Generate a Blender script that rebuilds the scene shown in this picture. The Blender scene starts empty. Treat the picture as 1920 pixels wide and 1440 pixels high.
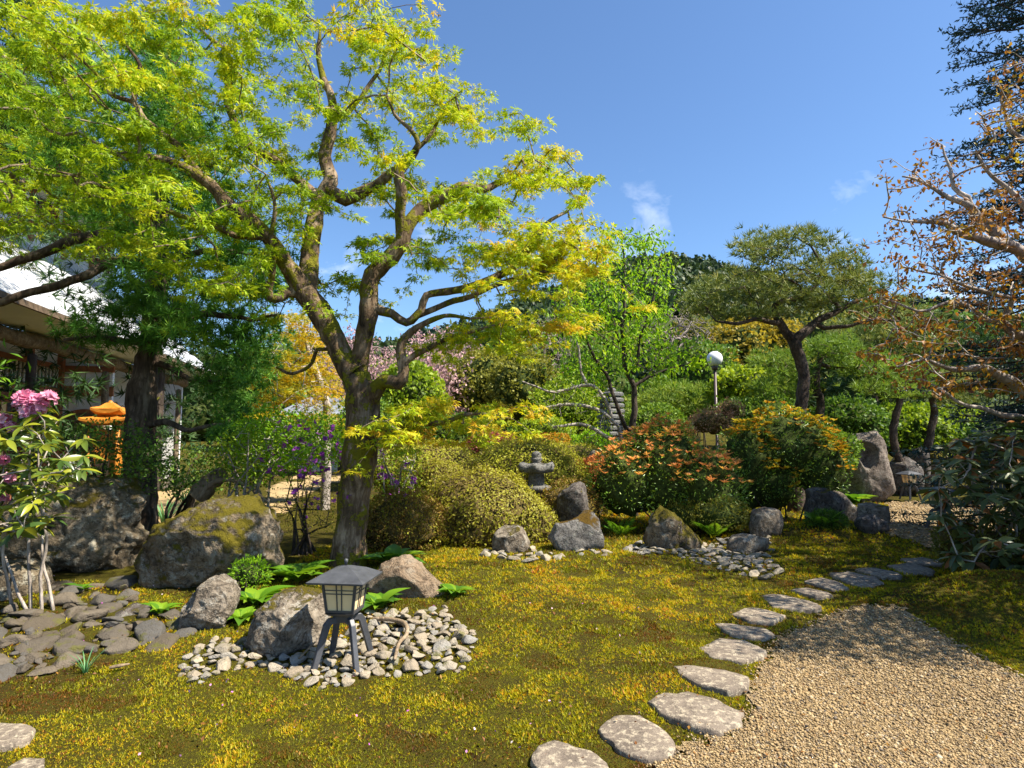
import bpy, bmesh, math, random
import numpy as np
from mathutils import Vector, Matrix, noise as mnoise

# ------------------------------------------------------------------ camera, sky, sun, exposure
scene = bpy.context.scene
col = scene.collection
random.seed(5)
RG = np.random.default_rng(11)
F = 1144.0                       # focal length in pixels of a 1920 px wide picture
PITCH = math.atan(100.0 / F)
CAM = np.array([0.0, 0.0, 1.62])
cam_data = bpy.data.cameras.new('camera')
cam = bpy.data.objects.new('camera', cam_data)
col.objects.link(cam)
cam.location = CAM
cam.rotation_euler = (math.pi / 2 + PITCH, 0, 0)
cam_data.sensor_width = 36
cam_data.lens = 36 * F / 1920
cam_data.clip_end = 3000
scene.camera = cam

SUN_EL, SUN_AZ = math.radians(54), math.radians(-16)      # azimuth from +X towards +Y
SUN_DIR = Vector((math.cos(SUN_EL) * math.cos(SUN_AZ), math.cos(SUN_EL) * math.sin(SUN_AZ), math.sin(SUN_EL)))
world = bpy.data.worlds.new('World')
scene.world = world
world.use_nodes = True
wn = world.node_tree
wn.nodes.clear()
sky = wn.nodes.new('ShaderNodeTexSky')
sky.sky_type = 'NISHITA'
sky.sun_disc = False
sky.sun_elevation = SUN_EL
sky.sun_rotation = math.pi / 2 - SUN_AZ
sky.altitude = 300
sky.air_density = 1.0
sky.dust_density = 0.6
sky.ozone_density = 2.2
# thin cloud wisps low over the hills
tc = wn.nodes.new('ShaderNodeTexCoord')
sep = wn.nodes.new('ShaderNodeSeparateXYZ'); wn.links.new(tc.outputs['Generated'], sep.inputs[0])
mp = wn.nodes.new('ShaderNodeMapping'); mp.inputs['Scale'].default_value = (1.0, 1.0, 1.9)
mp.inputs['Rotation'].default_value = (0, 0.5, 0)
wn.links.new(tc.outputs['Generated'], mp.inputs[0])
cn = wn.nodes.new('ShaderNodeTexNoise'); cn.inputs['Scale'].default_value = 7.0
cn.inputs['Detail'].default_value = 6; cn.inputs['Roughness'].default_value = 0.58; cn.inputs['Distortion'].default_value = 0.4
wn.links.new(mp.outputs[0], cn.inputs['Vector'])
cr = wn.nodes.new('ShaderNodeMapRange'); cr.inputs[1].default_value = 0.60; cr.inputs[2].default_value = 0.95
wn.links.new(cn.outputs[0], cr.inputs[0])
hb = wn.nodes.new('ShaderNodeMapRange'); hb.inputs[1].default_value = 0.46; hb.inputs[2].default_value = 0.25
wn.links.new(sep.outputs['Z'], hb.inputs[0])
mu = wn.nodes.new('ShaderNodeMath'); mu.operation = 'MULTIPLY'
wn.links.new(cr.outputs[0], mu.inputs[0]); wn.links.new(hb.outputs[0], mu.inputs[1])
tint = wn.nodes.new('ShaderNodeMix'); tint.data_type = 'RGBA'; tint.blend_type = 'MULTIPLY'; tint.inputs[0].default_value = 1.0
wn.links.new(sky.outputs[0], tint.inputs[6]); tint.inputs[7].default_value = (0.82, 1.0, 1.16, 1)
mx = wn.nodes.new('ShaderNodeMix'); mx.data_type = 'RGBA'
wn.links.new(mu.outputs[0], mx.inputs[0]); wn.links.new(tint.outputs[2], mx.inputs[6])
mx.inputs[7].default_value = (9.0, 9.4, 10.0, 1)
bg = wn.nodes.new('ShaderNodeBackground'); bg.inputs[1].default_value = 0.082
wn.links.new(mx.outputs[2], bg.inputs[0])
wo = wn.nodes.new('ShaderNodeOutputWorld'); wn.links.new(bg.outputs[0], wo.inputs[0])

sun_data = bpy.data.lights.new('sun', 'SUN')
sun_data.energy = 5.0
sun_data.angle = math.radians(0.53)
sun_data.color = (1.0, 0.92, 0.78)
sun = bpy.data.objects.new('sun', sun_data)
col.objects.link(sun)
sun.rotation_euler = SUN_DIR.to_track_quat('Z', 'Y').to_euler()
sun.location = (20, 0, 30)

scene.view_settings.view_transform = 'Standard'
scene.view_settings.look = 'None'
scene.view_settings.gamma = 1
scene.view_settings.exposure = 1.2
scene.view_settings.use_curve_mapping = False
scene.render.engine = 'CYCLES'
cy = scene.cycles
cy.max_bounces = 6; cy.diffuse_bounces = 3; cy.glossy_bounces = 2; cy.transmission_bounces = 4; cy.transparent_max_bounces = 4
cy.caustics_reflective = False; cy.caustics_refractive = False
cy.use_denoising = True
cy.sample_clamp_indirect = 6

# ------------------------------------------------------------------ geometry helpers
def sm(a, b, x):
    t = np.clip((x - a) / (b - a), 0, 1)
    return t * t * (3 - 2 * t)

BUMPS = [  # x, y, radius x, radius y, height : humps of the garden floor
    (4.55, 6.05, 0.80, 0.50, 0.30), (6.0, 5.4, 1.1, 0.9, 0.30), (10.6, 17.6, 2.2, 1.0, 0.28), (-0.8, 6.6, 3.0, 1.6, 0.10),
    (1.6, 8.0, 2.5, 1.0, 0.10), (-4.2, 8.2, 2.2, 2.0, 0.15), (5.6, 10.0, 2.4, 0.9, 0.22), (0.6, 5.0, 1.6, 1.2, 0.05)]
def H(x, y):
    x = np.asarray(x, float); y = np.asarray(y, float)
    z = 0.018 * np.sin(1.7 * x + 0.6) * np.cos(1.3 * y + 1.1) + 0.010 * np.sin(3.9 * x + 2.1 * y) + 0.008 * np.sin(5.3 * y - 2.7 * x + 1.0)
    for bx, by, rx, ry, hh in BUMPS:
        z = z + hh * np.exp(-((x - bx) / rx) ** 2 - ((y - by) / ry) ** 2)
    z = z + 0.035 * np.clip(y - 11, 0, 20) * sm(6, 1, np.abs(x - 1.5)) * 0.6
    z = z + 0.05 * np.clip(y - 30, 0, 60)
    return z

def ray(px, py):
    cx, cy_ = (px - 960) / F, (720 - py) / F
    c, s = math.cos(PITCH), math.sin(PITCH)
    return np.array([cx, c - cy_ * s, s + cy_ * c])
def P(px, py, Y):
    d = ray(px, py)
    return CAM + d * (Y / d[1])
def G(px, py):
    d = ray(px, py)
    z = 0.0
    for _ in range(25):
        t = (z - CAM[2]) / d[2] if d[2] < -1e-4 else 60.0
        t = min(max(t, 0.5), 60.0)
        p = CAM + d * t
        z = 0.5 * z + 0.5 * float(H(p[0], p[1]))
    p[2] = float(H(p[0], p[1]))
    return p
def PXM(Y):
    return Y / F

def inpoly(x, y, poly):
    x = np.asarray(x); y = np.asarray(y)
    r = np.zeros(x.shape, bool)
    n = len(poly)
    j = n - 1
    for i in range(n):
        xi, yi = poly[i][0], poly[i][1]; xj, yj = poly[j][0], poly[j][1]
        c = ((yi > y) != (yj > y)) & (x < (xj - xi) * (y - yi) / (yj - yi + 1e-12) + xi)
        r ^= c
        j = i
    return r

def unit(a):
    a = np.asarray(a, float)
    return a / (np.linalg.norm(a, axis=-1, keepdims=True) + 1e-9)

def tri_mesh(name, V, T, rnd=None, smooth=False):
    V = np.ascontiguousarray(V, np.float32); T = np.ascontiguousarray(T, np.int32)
    me = bpy.data.meshes.new(name)
    me.vertices.add(len(V)); me.vertices.foreach_set('co', V.ravel())
    me.loops.add(T.size); me.loops.foreach_set('vertex_index', T.ravel())
    me.polygons.add(len(T)); me.polygons.foreach_set('loop_start', np.arange(0, T.size, T.shape[1], dtype=np.int32))
    if smooth:
        me.polygons.foreach_set('use_smooth', np.ones(len(T), bool))
    if rnd is not None:
        at = me.attributes.new('rnd', 'FLOAT', 'POINT')
        at.data.foreach_set('value', np.ascontiguousarray(rnd, np.float32))
    me.update(calc_edges=True)
    return me

def obj(name, me, mat, parent=None, world=True):
    o = bpy.data.objects.new(name, me)
    col.objects.link(o)
    if mat is not None and me is not None and len(me.materials) == 0:
        me.materials.append(mat)
    if parent is not None:
        o.parent = parent
        if world and parent.type == 'EMPTY':
            o.matrix_parent_inverse = Matrix.Translation(-Vector(parent.location))
    return o
def tag(o, label=None, cat=None, group=None, kind=None):
    if label: o['label'] = label
    if cat: o['category'] = cat
    if group: o['group'] = group
    if kind: o['kind'] = kind
    return o
def thing(name, label, cat, loc=(0, 0, 0), group=None, rotz=0.0):
    o = bpy.data.objects.new(name, None)
    col.objects.link(o)
    o.location = Vector([float(v) for v in loc]); o.rotation_euler = (0, 0, rotz)
    o.empty_display_size = 0.2
    return tag(o, label, cat, group)

def box_verts(c, s):
    c = np.asarray(c, float); s = np.asarray(s, float) / 2
    return [tuple(c + s * np.array(k)) for k in ((-1,-1,-1),(1,-1,-1),(1,1,-1),(-1,1,-1),(-1,-1,1),(1,-1,1),(1,1,1),(-1,1,1))]
BOXF = [(0,3,2,1),(4,5,6,7),(0,1,5,4),(1,2,6,5),(2,3,7,6),(3,0,4,7)]
def box_me(name, c, s, M=None, bevel=0.0, taper=1.0):
    vs = box_verts(c, s)
    if taper != 1.0:
        vs = [((v[0]-c[0])*(taper if i > 3 else 1)+c[0], (v[1]-c[1])*(taper if i > 3 else 1)+c[1], v[2]) for i, v in enumerate(vs)]
    bm = bmesh.new()
    bv = [bm.verts.new(v) for v in vs]
    for f in BOXF: bm.faces.new([bv[i] for i in f])
    if bevel > 0:
        bmesh.ops.bevel(bm, geom=list(bm.edges), offset=bevel, segments=2, affect='EDGES', profile=0.6)
    if M is not None: bmesh.ops.transform(bm, matrix=M, verts=list(bm.verts))
    me = bpy.data.meshes.new(name); bm.to_mesh(me); bm.free()
    return me
def lathe_me(name, prof, n=24, square=0.0, smooth=True, M=None):
    """prof: (radius, z); square>0 pulls the section towards a square"""
    bm = bmesh.new(); rings = []
    for r, z in prof:
        ring = []
        for i in range(n):
            a = 2 * math.pi * i / n
            k = 1.0
            if square: k = 1 + square * (1 / max(abs(math.cos(a)), abs(math.sin(a))) - 1)
            ring.append(bm.verts.new((r * k * math.cos(a), r * k * math.sin(a), z)))
        rings.append(ring)
    for a, b in zip(rings, rings[1:]):
        for i in range(n):
            f = bm.faces.new((a[i], a[(i+1) % n], b[(i+1) % n], b[i])); f.smooth = smooth
    bm.faces.new(rings[0][::-1]); bm.faces.new(rings[-1])
    if M is not None: bmesh.ops.transform(bm, matrix=M, verts=list(bm.verts))
    me = bpy.data.meshes.new(name); bm.to_mesh(me); bm.free()
    return me

def catmull(pts, step):
    """pts (n,k) -> smooth resampled (m,k); the first three columns are a position"""
    pts = np.asarray(pts, float)
    if len(pts) < 3:
        n = max(2, int(np.linalg.norm(pts[-1, :3] - pts[0, :3]) / step) + 1)
        t = np.linspace(0, 1, n)[:, None]
        return pts[0] * (1 - t) + pts[-1] * t
    q = np.vstack([2 * pts[0] - pts[1], pts, 2 * pts[-1] - pts[-2]])
    out = []
    for i in range(1, len(q) - 2):
        d = np.linalg.norm(q[i + 1, :3] - q[i, :3]); n = max(1, int(round(d / step)))
        for k in range(n):
            t = k / n
            out.append(0.5 * ((2 * q[i]) + (-q[i-1] + q[i+1]) * t + (2*q[i-1] - 5*q[i] + 4*q[i+1] - q[i+2]) * t*t + (-q[i-1] + 3*q[i] - 3*q[i+1] + q[i+2]) * t**3))
    out.append(q[-2])
    return np.array(out)

def tube_np(pts, rad, sides=6, lumps=0.0, seed=0.0, cap=True):
    pts = np.asarray(pts, float); rad = np.asarray(rad, float); n = len(pts)
    tan = unit(np.gradient(pts, axis=0))
    ref = np.array([0.31, 0.87, 0.13]) if abs(tan[0][1]) < 0.9 else np.array([1.0, 0, 0])
    u = np.cross(tan[0], ref); u /= np.linalg.norm(u) + 1e-9
    V = np.zeros((n, sides, 3))
    ang = np.arange(sides) * 2 * math.pi / sides
    for i in range(n):
        u = u - tan[i] * np.dot(u, tan[i]); u /= np.linalg.norm(u) + 1e-9
        w = np.cross(tan[i], u)
        rr = np.full(sides, rad[i])
        if lumps:
            for k in range(sides):
                d = math.cos(ang[k]) * u + math.sin(ang[k]) * w
                q = pts[i] + d * rad[i]
                rr[k] *= 1 + lumps * mnoise.noise(Vector(q * (2.2 / max(rad[i], .06) * .35) + seed)) + 0.5 * lumps * mnoise.noise(Vector(q * (6 / max(rad[i], .06) * .35) + seed))
        V[i] = pts[i] + rr[:, None] * (np.cos(ang)[:, None] * u + np.sin(ang)[:, None] * w)
    V = V.reshape(-1, 3); T = []
    i0 = (np.arange(n - 1)[:, None] * sides + np.arange(sides)[None]).ravel()
    i1 = (np.arange(n - 1)[:, None] * sides + (np.arange(sides)[None] + 1) % sides).ravel()
    T = np.vstack([np.stack([i0, i1, i1 + sides], 1), np.stack([i0, i1 + sides, i0 + sides], 1)])
    if cap:
        V = np.vstack([V, pts[-1:] + tan[-1] * rad[-1] * 0.5])
        b = (n - 1) * sides; k = np.arange(sides)
        T = np.vstack([T, np.stack([b + k, b + (k + 1) % sides, np.full(sides, len(V) - 1)], 1)])
    return V, T

class Fol:
    """collects small faces (leaves, needles, blades) with a random value each; build() makes ONE mesh"""
    def __init__(s): s.V = []; s.T = []; s.R = []; s.n = 0
    def raw(s, V, T, r):
        s.V.append(V); s.T.append(T + s.n); s.R.append(np.broadcast_to(np.asarray(r, float), (len(V),)).copy()); s.n += len(V)
    def add(s, pts, axis, nrm, size, tmpl, rnd):
        tv, tt = tmpl
        pts = np.asarray(pts, float); k = len(pts)
        if k == 0: return
        A = unit(axis); Nn = np.asarray(nrm, float); Nn = unit(Nn - A * (Nn * A).sum(1, keepdims=True)); B = np.cross(Nn, A)
        S = np.broadcast_to(np.asarray(size, float), (k,))[:, None, None]
        V = pts[:, None, :] + S * (tv[None, :, 0:1] * A[:, None] + tv[None, :, 1:2] * B[:, None] + tv[None, :, 2:3] * Nn[:, None])
        T = tt[None] + (np.arange(k) * len(tv))[:, None, None]
        r = np.broadcast_to(np.asarray(rnd, float), (k,))
        s.raw(V.reshape(-1, 3), T.reshape(-1, 3), np.repeat(r, len(tv)))
    def me(s, name, smooth=False):
        return tri_mesh(name, np.vstack(s.V), np.vstack(s.T), np.concatenate(s.R), smooth)
    def build(s, name, mat, parent=None):
        o = obj(name, s.me(name), mat, parent)
        if parent is not None: o['kind'] = 'stuff'
        return o

# leaf templates: (along, side, up)
def tm_maple(w=0.15):
    V = []; T = []
    for a, l in ((-95, .55), (-50, .85), (0, 1.0), (50, .85), (95, .55)):
        a = math.radians(a); c, s = math.cos(a), math.sin(a)
        b = len(V)
        V += [(-s * -w * .6, c * -w * .6, 0), (l * c, l * s, -0.22 * l), (l * .45 * c - s * w, l * .45 * s + c * w, 0.02)]
        T.append((b, b + 1, b + 2))
    return np.array(V, float), np.array(T)
def tm_oval(w=0.28, fold=0.08, droop=0.12):
    V = [(0, 0, 0), (.5, w, fold), (1, 0, -droop), (.5, -w, fold)]
    return np.array(V, float), np.array([(0, 3, 2), (0, 2, 1)])
def tm_long(w=0.16, droop=0.15):
    V = [(0, 0, 0), (.35, w, .05), (.75, w * .8, .0), (1, 0, -droop), (.75, -w * .8, .0), (.35, -w, .05), (.4, 0, -.01), (.75, 0, -.04)]
    return np.array(V, float), np.array([(0, 6, 1), (1, 6, 7), (1, 7, 2), (2, 7, 3), (0, 5, 6), (5, 7, 6), (5, 4, 7), (4, 3, 7)])
def tm_tuft(n=12, spread=0.9, w=0.02, seed=3, droop=0.0, lo=0.7):
    r = np.random.default_rng(seed); V = []; T = []
    for i in range(n):
        a = i * 2.39996; th = spread * math.sqrt((i + .5) / n) * math.pi / 2
        d = np.array([math.cos(th), math.sin(th) * math.cos(a), math.sin(th) * math.sin(a)]) * r.uniform(lo, 1)
        d[2] -= droop * abs(math.sin(th))
        sd = np.cross(d, r.normal(size=3)); sd = sd / np.linalg.norm(sd) * w
        b = len(V); V += [-sd, sd, d]; T.append((b, b + 1, b + 2))
    return np.array(V, float), np.array(T)
MAPLE, OVAL, LONG = tm_maple(), tm_oval(), tm_long()
ROUND = tm_oval(0.42, 0.06, 0.08)
NARROW = tm_oval(0.14, 0.04, 0.1)
UMBRELLA = tm_tuft(16, 1.05, 0.055, 4, 0.0, 0.8)
PINETUFT = tm_tuft(9, 0.72, 0.060, 5, 0.0, 0.75)
SPRIG = tm_tuft(4, 0.60, 0.17, 8, 0.0, 0.6)
GRASSY = tm_tuft(9, 0.6, 0.04, 9, 0.25, 0.5)

def rdir(n, up=0.0, r=RG):
    d = unit(r.normal(size=(n, 3))); d[:, 2] += up
    return unit(d)

class Skel:
    def __init__(s): s.P = []; s.par = []; s.rad = []; s.chains = []; s.tips = []
    def node(s, p, par, r=0.0):
        s.P.append(np.asarray(p, float)); s.par.append(par); s.rad.append(r); return len(s.P) - 1
    def limb(s, pts, parent=None, step=0.12, wig=0.0, seed=0, fix=True):
        """pts: rows x, y, z, radius"""
        q = catmull(pts, step); ids = []
        for i, p in enumerate(q):
            w = wig * min(1, i / 3.0)
            pos = p[:3] + (w * np.array(mnoise.noise_vector(Vector(p[:3] * 3 + seed))) if wig else 0)
            par = (ids[-1] if ids else (parent if parent is not None else -1))
            ids.append(s.node(pos, par, float(p[3]) if fix else 0.0))
        s.chains.append((([parent] if parent is not None else []) + ids, True))
        return ids
    def near(s, p):
        return int(np.argmin(((np.array(s.P) - np.asarray(p)) ** 2).sum(1)))
    def grow(s, targets, step=0.12, arch=0.12, wig=0.04, seed=0, up=0.0):
        targets = np.asarray(targets, float)
        A = np.array(s.P)
        d0 = np.sqrt(((targets[:, None] - A[None]) ** 2).sum(2).min(1))
        for ti in np.argsort(d0):
            t = targets[ti]
            A = np.array(s.P)
            dd = ((A - t) ** 2).sum(1)
            k = int(np.argmin(dd)); d = math.sqrt(dd[k])
            if d < step * .6:
                s.tips.append(k); continue
            a = A[k]; n = max(2, int(d / step))
            mid = (a + t) / 2 + np.array([0, 0, arch * d]) + d * 0.12 * RG.normal(size=3)
            ids = [k]
            for i in range(1, n + 1):
                f = i / n
                p = a * (1 - f) ** 2 + 2 * mid * f * (1 - f) + t * f * f
                if i < n: p = p + wig * np.array(mnoise.noise_vector(Vector(p * 4.0 + seed)))
                ids.append(s.node(p, ids[-1]))
            s.chains.append((ids, False)); s.tips.append(ids[-1])
    def radii(s, rt=0.004, ex=0.42, mx=1e9):
        n = len(s.P); w = np.zeros(n)
        for t in s.tips: w[t] += 1
        for i in range(n - 1, -1, -1):
            if s.par[i] >= 0: w[s.par[i]] += w[i]
        for i in range(n):
            if s.rad[i] <= 0: s.rad[i] = min(mx, rt * max(w[i], 1) ** ex)
    def meshes(s, lumps=0.0, big=0.02):
        """returns list of fixed limb meshes (V,T) and one merged twig mesh"""
        limbs = []; tw = Fol()
        for ids, fixed in s.chains:
            pts = np.array([s.P[i] for i in ids]); r = np.array([s.rad[i] for i in ids])
            if len(pts) < 2: continue
            r[0] = min(r[0], r[1] * 1.25)
            sd = 12 if r.max() > .09 else (8 if r.max() > .03 else (5 if r.max() > .012 else 4))
            if fixed and r.max() > .15: sd = 18
            V, T = tube_np(pts, r, sd, lumps if r.max() > big else 0.0, seed=len(limbs) * 3.1)
            if fixed: limbs.append((V, T))
            else: tw.raw(V, T, 0.5)
        return limbs, tw

def twig_leaves(sk, f, per, off, size, tmpl, rnd, skip=.25, droop=-.3, var=.12):
    """leaves sitting on the thin twigs of a skeleton"""
    Q = []
    for ids, fixed in sk.chains:
        if fixed: continue
        k = max(1, int(len(ids) * skip)); Q += ids[k:]
    q = np.array([sk.P[i] for i in Q]); par = np.array([sk.P[max(sk.par[i], 0)] for i in Q])
    tw = RG.uniform(0, 1, (len(q), per, 1)); p = (q[:, None] * (1 - tw) + par[:, None] * tw).reshape(-1, 3); n = len(p)
    d = RG.normal(size=(n, 3)); d[:, 2] += droop
    p = p + unit(d) * RG.uniform(0, off, (n, 1))
    r = rnd(p) if callable(rnd) else rnd
    f.add(p, d, RG.normal(size=(n, 3)) + [0, 0, .8], size * RG.uniform(.65, 1.25, n), tmpl, np.clip(r + RG.normal(size=n) * var, 0, 1))

def pads(poly, n, depth, dspread, mind=0.35, gaps=(), rng=RG, tries=40):
    """random pad centres inside a picture outline, each at its own distance"""
    poly = np.array(poly, float); lo = poly.min(0); hi = poly.max(0); out = []; pix = []
    for _ in range(n * tries):
        if len(out) >= n: break
        q = rng.uniform(lo, hi)
        if not inpoly(q[0:1], q[1:2], poly)[0]: continue
        if any(((q[0] - g[0]) / g[2]) ** 2 + ((q[1] - g[1]) / g[3]) ** 2 < 1 for g in gaps): continue
        D = (depth(q[0], q[1]) if callable(depth) else depth) + rng.normal() * dspread
        p = P(q[0], q[1], D)
        if out and (((np.array(out) - p) ** 2).sum(1).min() < mind * mind): continue
        out.append(p); pix.append(q)
    return np.array(out), np.array(pix)

# ------------------------------------------------------------------ materials
class NT:
    def __init__(s, name):
        s.m = bpy.data.materials.new(name); s.m.use_nodes = True; s.t = s.m.node_tree; s.t.nodes.clear()
        s.out = s.n('ShaderNodeOutputMaterial')
    def n(s, t, **k):
        d = s.t.nodes.new(t)
        for a, b in k.items(): setattr(d, a, b)
        return d
    def l(s, a, b): s.t.links.new(a, b)
    def put(s, sock, v):
        if hasattr(v, 'links') or hasattr(v, 'is_linked'): s.l(v, sock)
        elif isinstance(v, (tuple, list)): sock.default_value = (*v, 1.0) if len(v) == 3 and sock.type == 'RGBA' else v
        else: sock.default_value = v
    def coord(s, kind='Object', scale=(1, 1, 1)):
        if kind == 'World':
            c = s.n('ShaderNodeNewGeometry').outputs['Position']
        else: c = s.n('ShaderNodeTexCoord').outputs[kind]
        mp = s.n('ShaderNodeMapping'); mp.inputs['Scale'].default_value = scale; s.l(c, mp.inputs[0]); return mp.outputs[0]
    def noise(s, vec, scale, detail=4, rough=.55, dist=0.0):
        d = s.n('ShaderNodeTexNoise'); d.inputs['Scale'].default_value = scale; d.inputs['Detail'].default_value = detail
        d.inputs['Roughness'].default_value = rough; d.inputs['Distortion'].default_value = dist; s.l(vec, d.inputs['Vector']); return d.outputs[0]
    def voro(s, vec, scale, feature='F1', out='Distance', rand=1.0):
        d = s.n('ShaderNodeTexVoronoi', feature=feature); d.inputs['Scale'].default_value = scale; d.inputs['Randomness'].default_value = rand
        s.l(vec, d.inputs['Vector']); return d.outputs[out]
    def ramp(s, fac, stops, interp='LINEAR'):
        d = s.n('ShaderNodeValToRGB'); e = d.color_ramp.elements; d.color_ramp.interpolation = interp
        while len(e) > 1: e.remove(e[-1])
        e[0].position = stops[0][0]; e[0].color = (*stops[0][1], 1)
        for p, c in stops[1:]:
            k = e.new(p); k.color = (*c, 1)
        s.put(d.inputs[0], fac); return d.outputs[0]
    def rng(s, v, a, b, c=0.0, d=1.0):
        m = s.n('ShaderNodeMapRange'); s.l(v, m.inputs[0])
        for i, x in enumerate((a, b, c, d)): m.inputs[i + 1].default_value = x
        return m.outputs[0]
    def math(s, op, a, b=0.0):
        m = s.n('ShaderNodeMath', operation=op); s.put(m.inputs[0], a); s.put(m.inputs[1], b); return m.outputs[0]
    def mix(s, f, a, b, blend='MIX'):
        m = s.n('ShaderNodeMix', data_type='RGBA', blend_type=blend); s.put(m.inputs[0], f); s.put(m.inputs[6], a); s.put(m.inputs[7], b); return m.outputs[2]
    def attr(s, name='rnd'):
        a = s.n('ShaderNodeAttribute'); a.attribute_name = name; return a.outputs['Fac']
    def bump(s, h, strength=.5, dist=.02):
        b = s.n('ShaderNodeBump'); b.inputs['Strength'].default_value = strength; b.inputs['Distance'].default_value = dist; s.l(h, b.inputs['Height']); return b.outputs[0]
    def pbr(s, color, rough=.7, spec=.3, normal=None, metal=0.0):
        b = s.n('ShaderNodeBsdfPrincipled'); s.put(b.inputs['Base Color'], color); s.put(b.inputs['Roughness'], rough)
        b.inputs['Specular IOR Level'].default_value = spec; b.inputs['Metallic'].default_value = metal
        if normal is not None: s.l(normal, b.inputs['Normal'])
        return b.outputs[0]
    def done(s, sh): s.l(sh, s.out.inputs[0]); return s.m

def leafmat(name, stops, trans=.42, rough=.5, spec=.22, tgain=(1.15, 1.1, .6), gain=1.85):
    # the colour is shared between what the leaf reflects and what it lets through
    stops = [(a, tuple(min(.85, v * gain) for v in c)) for a, c in stops]
    t = NT(name); c = t.ramp(t.attr(), stops)
    b = t.pbr(c, rough, spec)
    tr = t.n('ShaderNodeBsdfTranslucent'); t.l(t.mix(1.0, c, tgain, 'MULTIPLY'), tr.inputs[0])
    m = t.n('ShaderNodeMixShader'); m.inputs[0].default_value = trans; t.l(b, m.inputs[1]); t.l(tr.outputs[0], m.inputs[2])
    return t.done(m.outputs[0])

def plain(name, color, rough=.6, spec=.3, var=.25, scale=6, bump=.0, metal=0.0, stretch=(1, 1, 1)):
    t = NT(name); v = t.coord('Object', stretch); n = t.noise(v, scale, 5)
    d = tuple(c * (1 - var) for c in color); h = tuple(min(1, c * (1 + var)) for c in color)
    c = t.ramp(n, [(.3, d), (.7, h)])
    nm = t.bump(t.noise(v, scale * 4, 4), bump, .01) if bump else None
    return t.done(t.pbr(c, rough, spec, nm, metal))

def rockmat(name, dark, mid, light, moss=.5, mosscol=(.10, .085, .008), mosscol2=(.17, .13, .01), lichen=.5, mscale=1.0, lightlichen=(.42, .42, .36), mup=.30):
    t = NT(name); v = t.coord('World'); n1 = t.noise(v, 2.3 * mscale, 6, .62); n2 = t.noise(v, 13 * mscale, 6, .7); n3 = t.noise(v, 60, 3, .6)
    base = t.ramp(t.math('ADD', t.math('MULTIPLY', n1, .55), t.math('MULTIPLY', n2, .45)), [(.36, dark), (.5, mid), (.66, light)])
    base = t.mix(t.rng(n3, .35, .65, 0, .35), base, tuple(c * .45 for c in mid))
    li = t.rng(t.noise(v, 7.5 * mscale, 6, .78), .53, .60, 0, lichen)
    base = t.mix(t.rng(t.noise(v, 11 * mscale, 6, .75, .5), .54, .63, 0, .75), base, tuple(c * .4 for c in dark))
    base = t.mix(li, base, lightlichen)
    cr = t.rng(t.noise(v, 4.5 * mscale, 4, .6, 1.2), .47, .5); cr2 = t.rng(t.noise(v, 4.5 * mscale, 4, .6, 1.2), .5, .53, 1, 0)
    base = t.mix(t.math('MULTIPLY', t.math('MULTIPLY', cr, cr2), .7), base, tuple(c * .35 for c in dark))
    g = t.n('ShaderNodeNewGeometry'); sp = t.n('ShaderNodeSeparateXYZ'); t.l(g.outputs['Normal'], sp.inputs[0])
    mm = t.math('ADD', t.math('MULTIPLY', sp.outputs[2], mup), t.math('ADD', t.math('MULTIPLY', t.noise(v, 1.9 * mscale, 4, .6), .75), t.math('MULTIPLY', n2, .35)))
    mf = t.rng(mm, .98 - moss * .5, 1.06 - moss * .5)
    mc = t.mix(t.noise(v, 25, 4, .7), mosscol, mosscol2)
    c = t.mix(mf, base, mc)
    hgt = t.math('ADD', t.math('MULTIPLY', n2, 1.0), t.math('MULTIPLY', n3, .3))
    hgt = t.math('ADD', hgt, t.math('MULTIPLY', mf, t.noise(v, 90, 3, .6)))
    return t.done(t.pbr(c, .85, .2, t.bump(hgt, 1.0, .05)))

def barkmat(name, dark, mid, light, moss=0.0, scale=1.0, stretch=(1, 1, .22), mosscol=(.11, .11, .008)):
    t = NT(name); v = t.coord('World', stretch); w = t.coord('World')
    n1 = t.noise(v, 14 * scale, 6, .65, .6); n2 = t.noise(w, 3.0, 5, .6); n3 = t.noise(w, 26, 4, .6)
    c = t.ramp(t.math('ADD', t.math('MULTIPLY', n1, .6), t.math('MULTIPLY', n2, .4)), [(.36, dark), (.5, mid), (.64, light)])
    h = t.math('ADD', n1, t.math('MULTIPLY', n3, .35))
    if moss:
        mf = t.rng(t.math('ADD', t.math('MULTIPLY', t.noise(w, 3.6, 5, .68), .8), t.math('MULTIPLY', n3, .2)), .62 - moss * .18, .66 - moss * .18)
        c = t.mix(mf, c, t.mix(n3, tuple(x * .6 for x in mosscol), tuple(x * 1.7 for x in mosscol)))
        h = t.math('ADD', h, t.math('MULTIPLY', mf, t.noise(w, 70, 3, .6)))
    return t.done(t.pbr(c, .85, .2, t.bump(h, .8, .03)))

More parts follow.
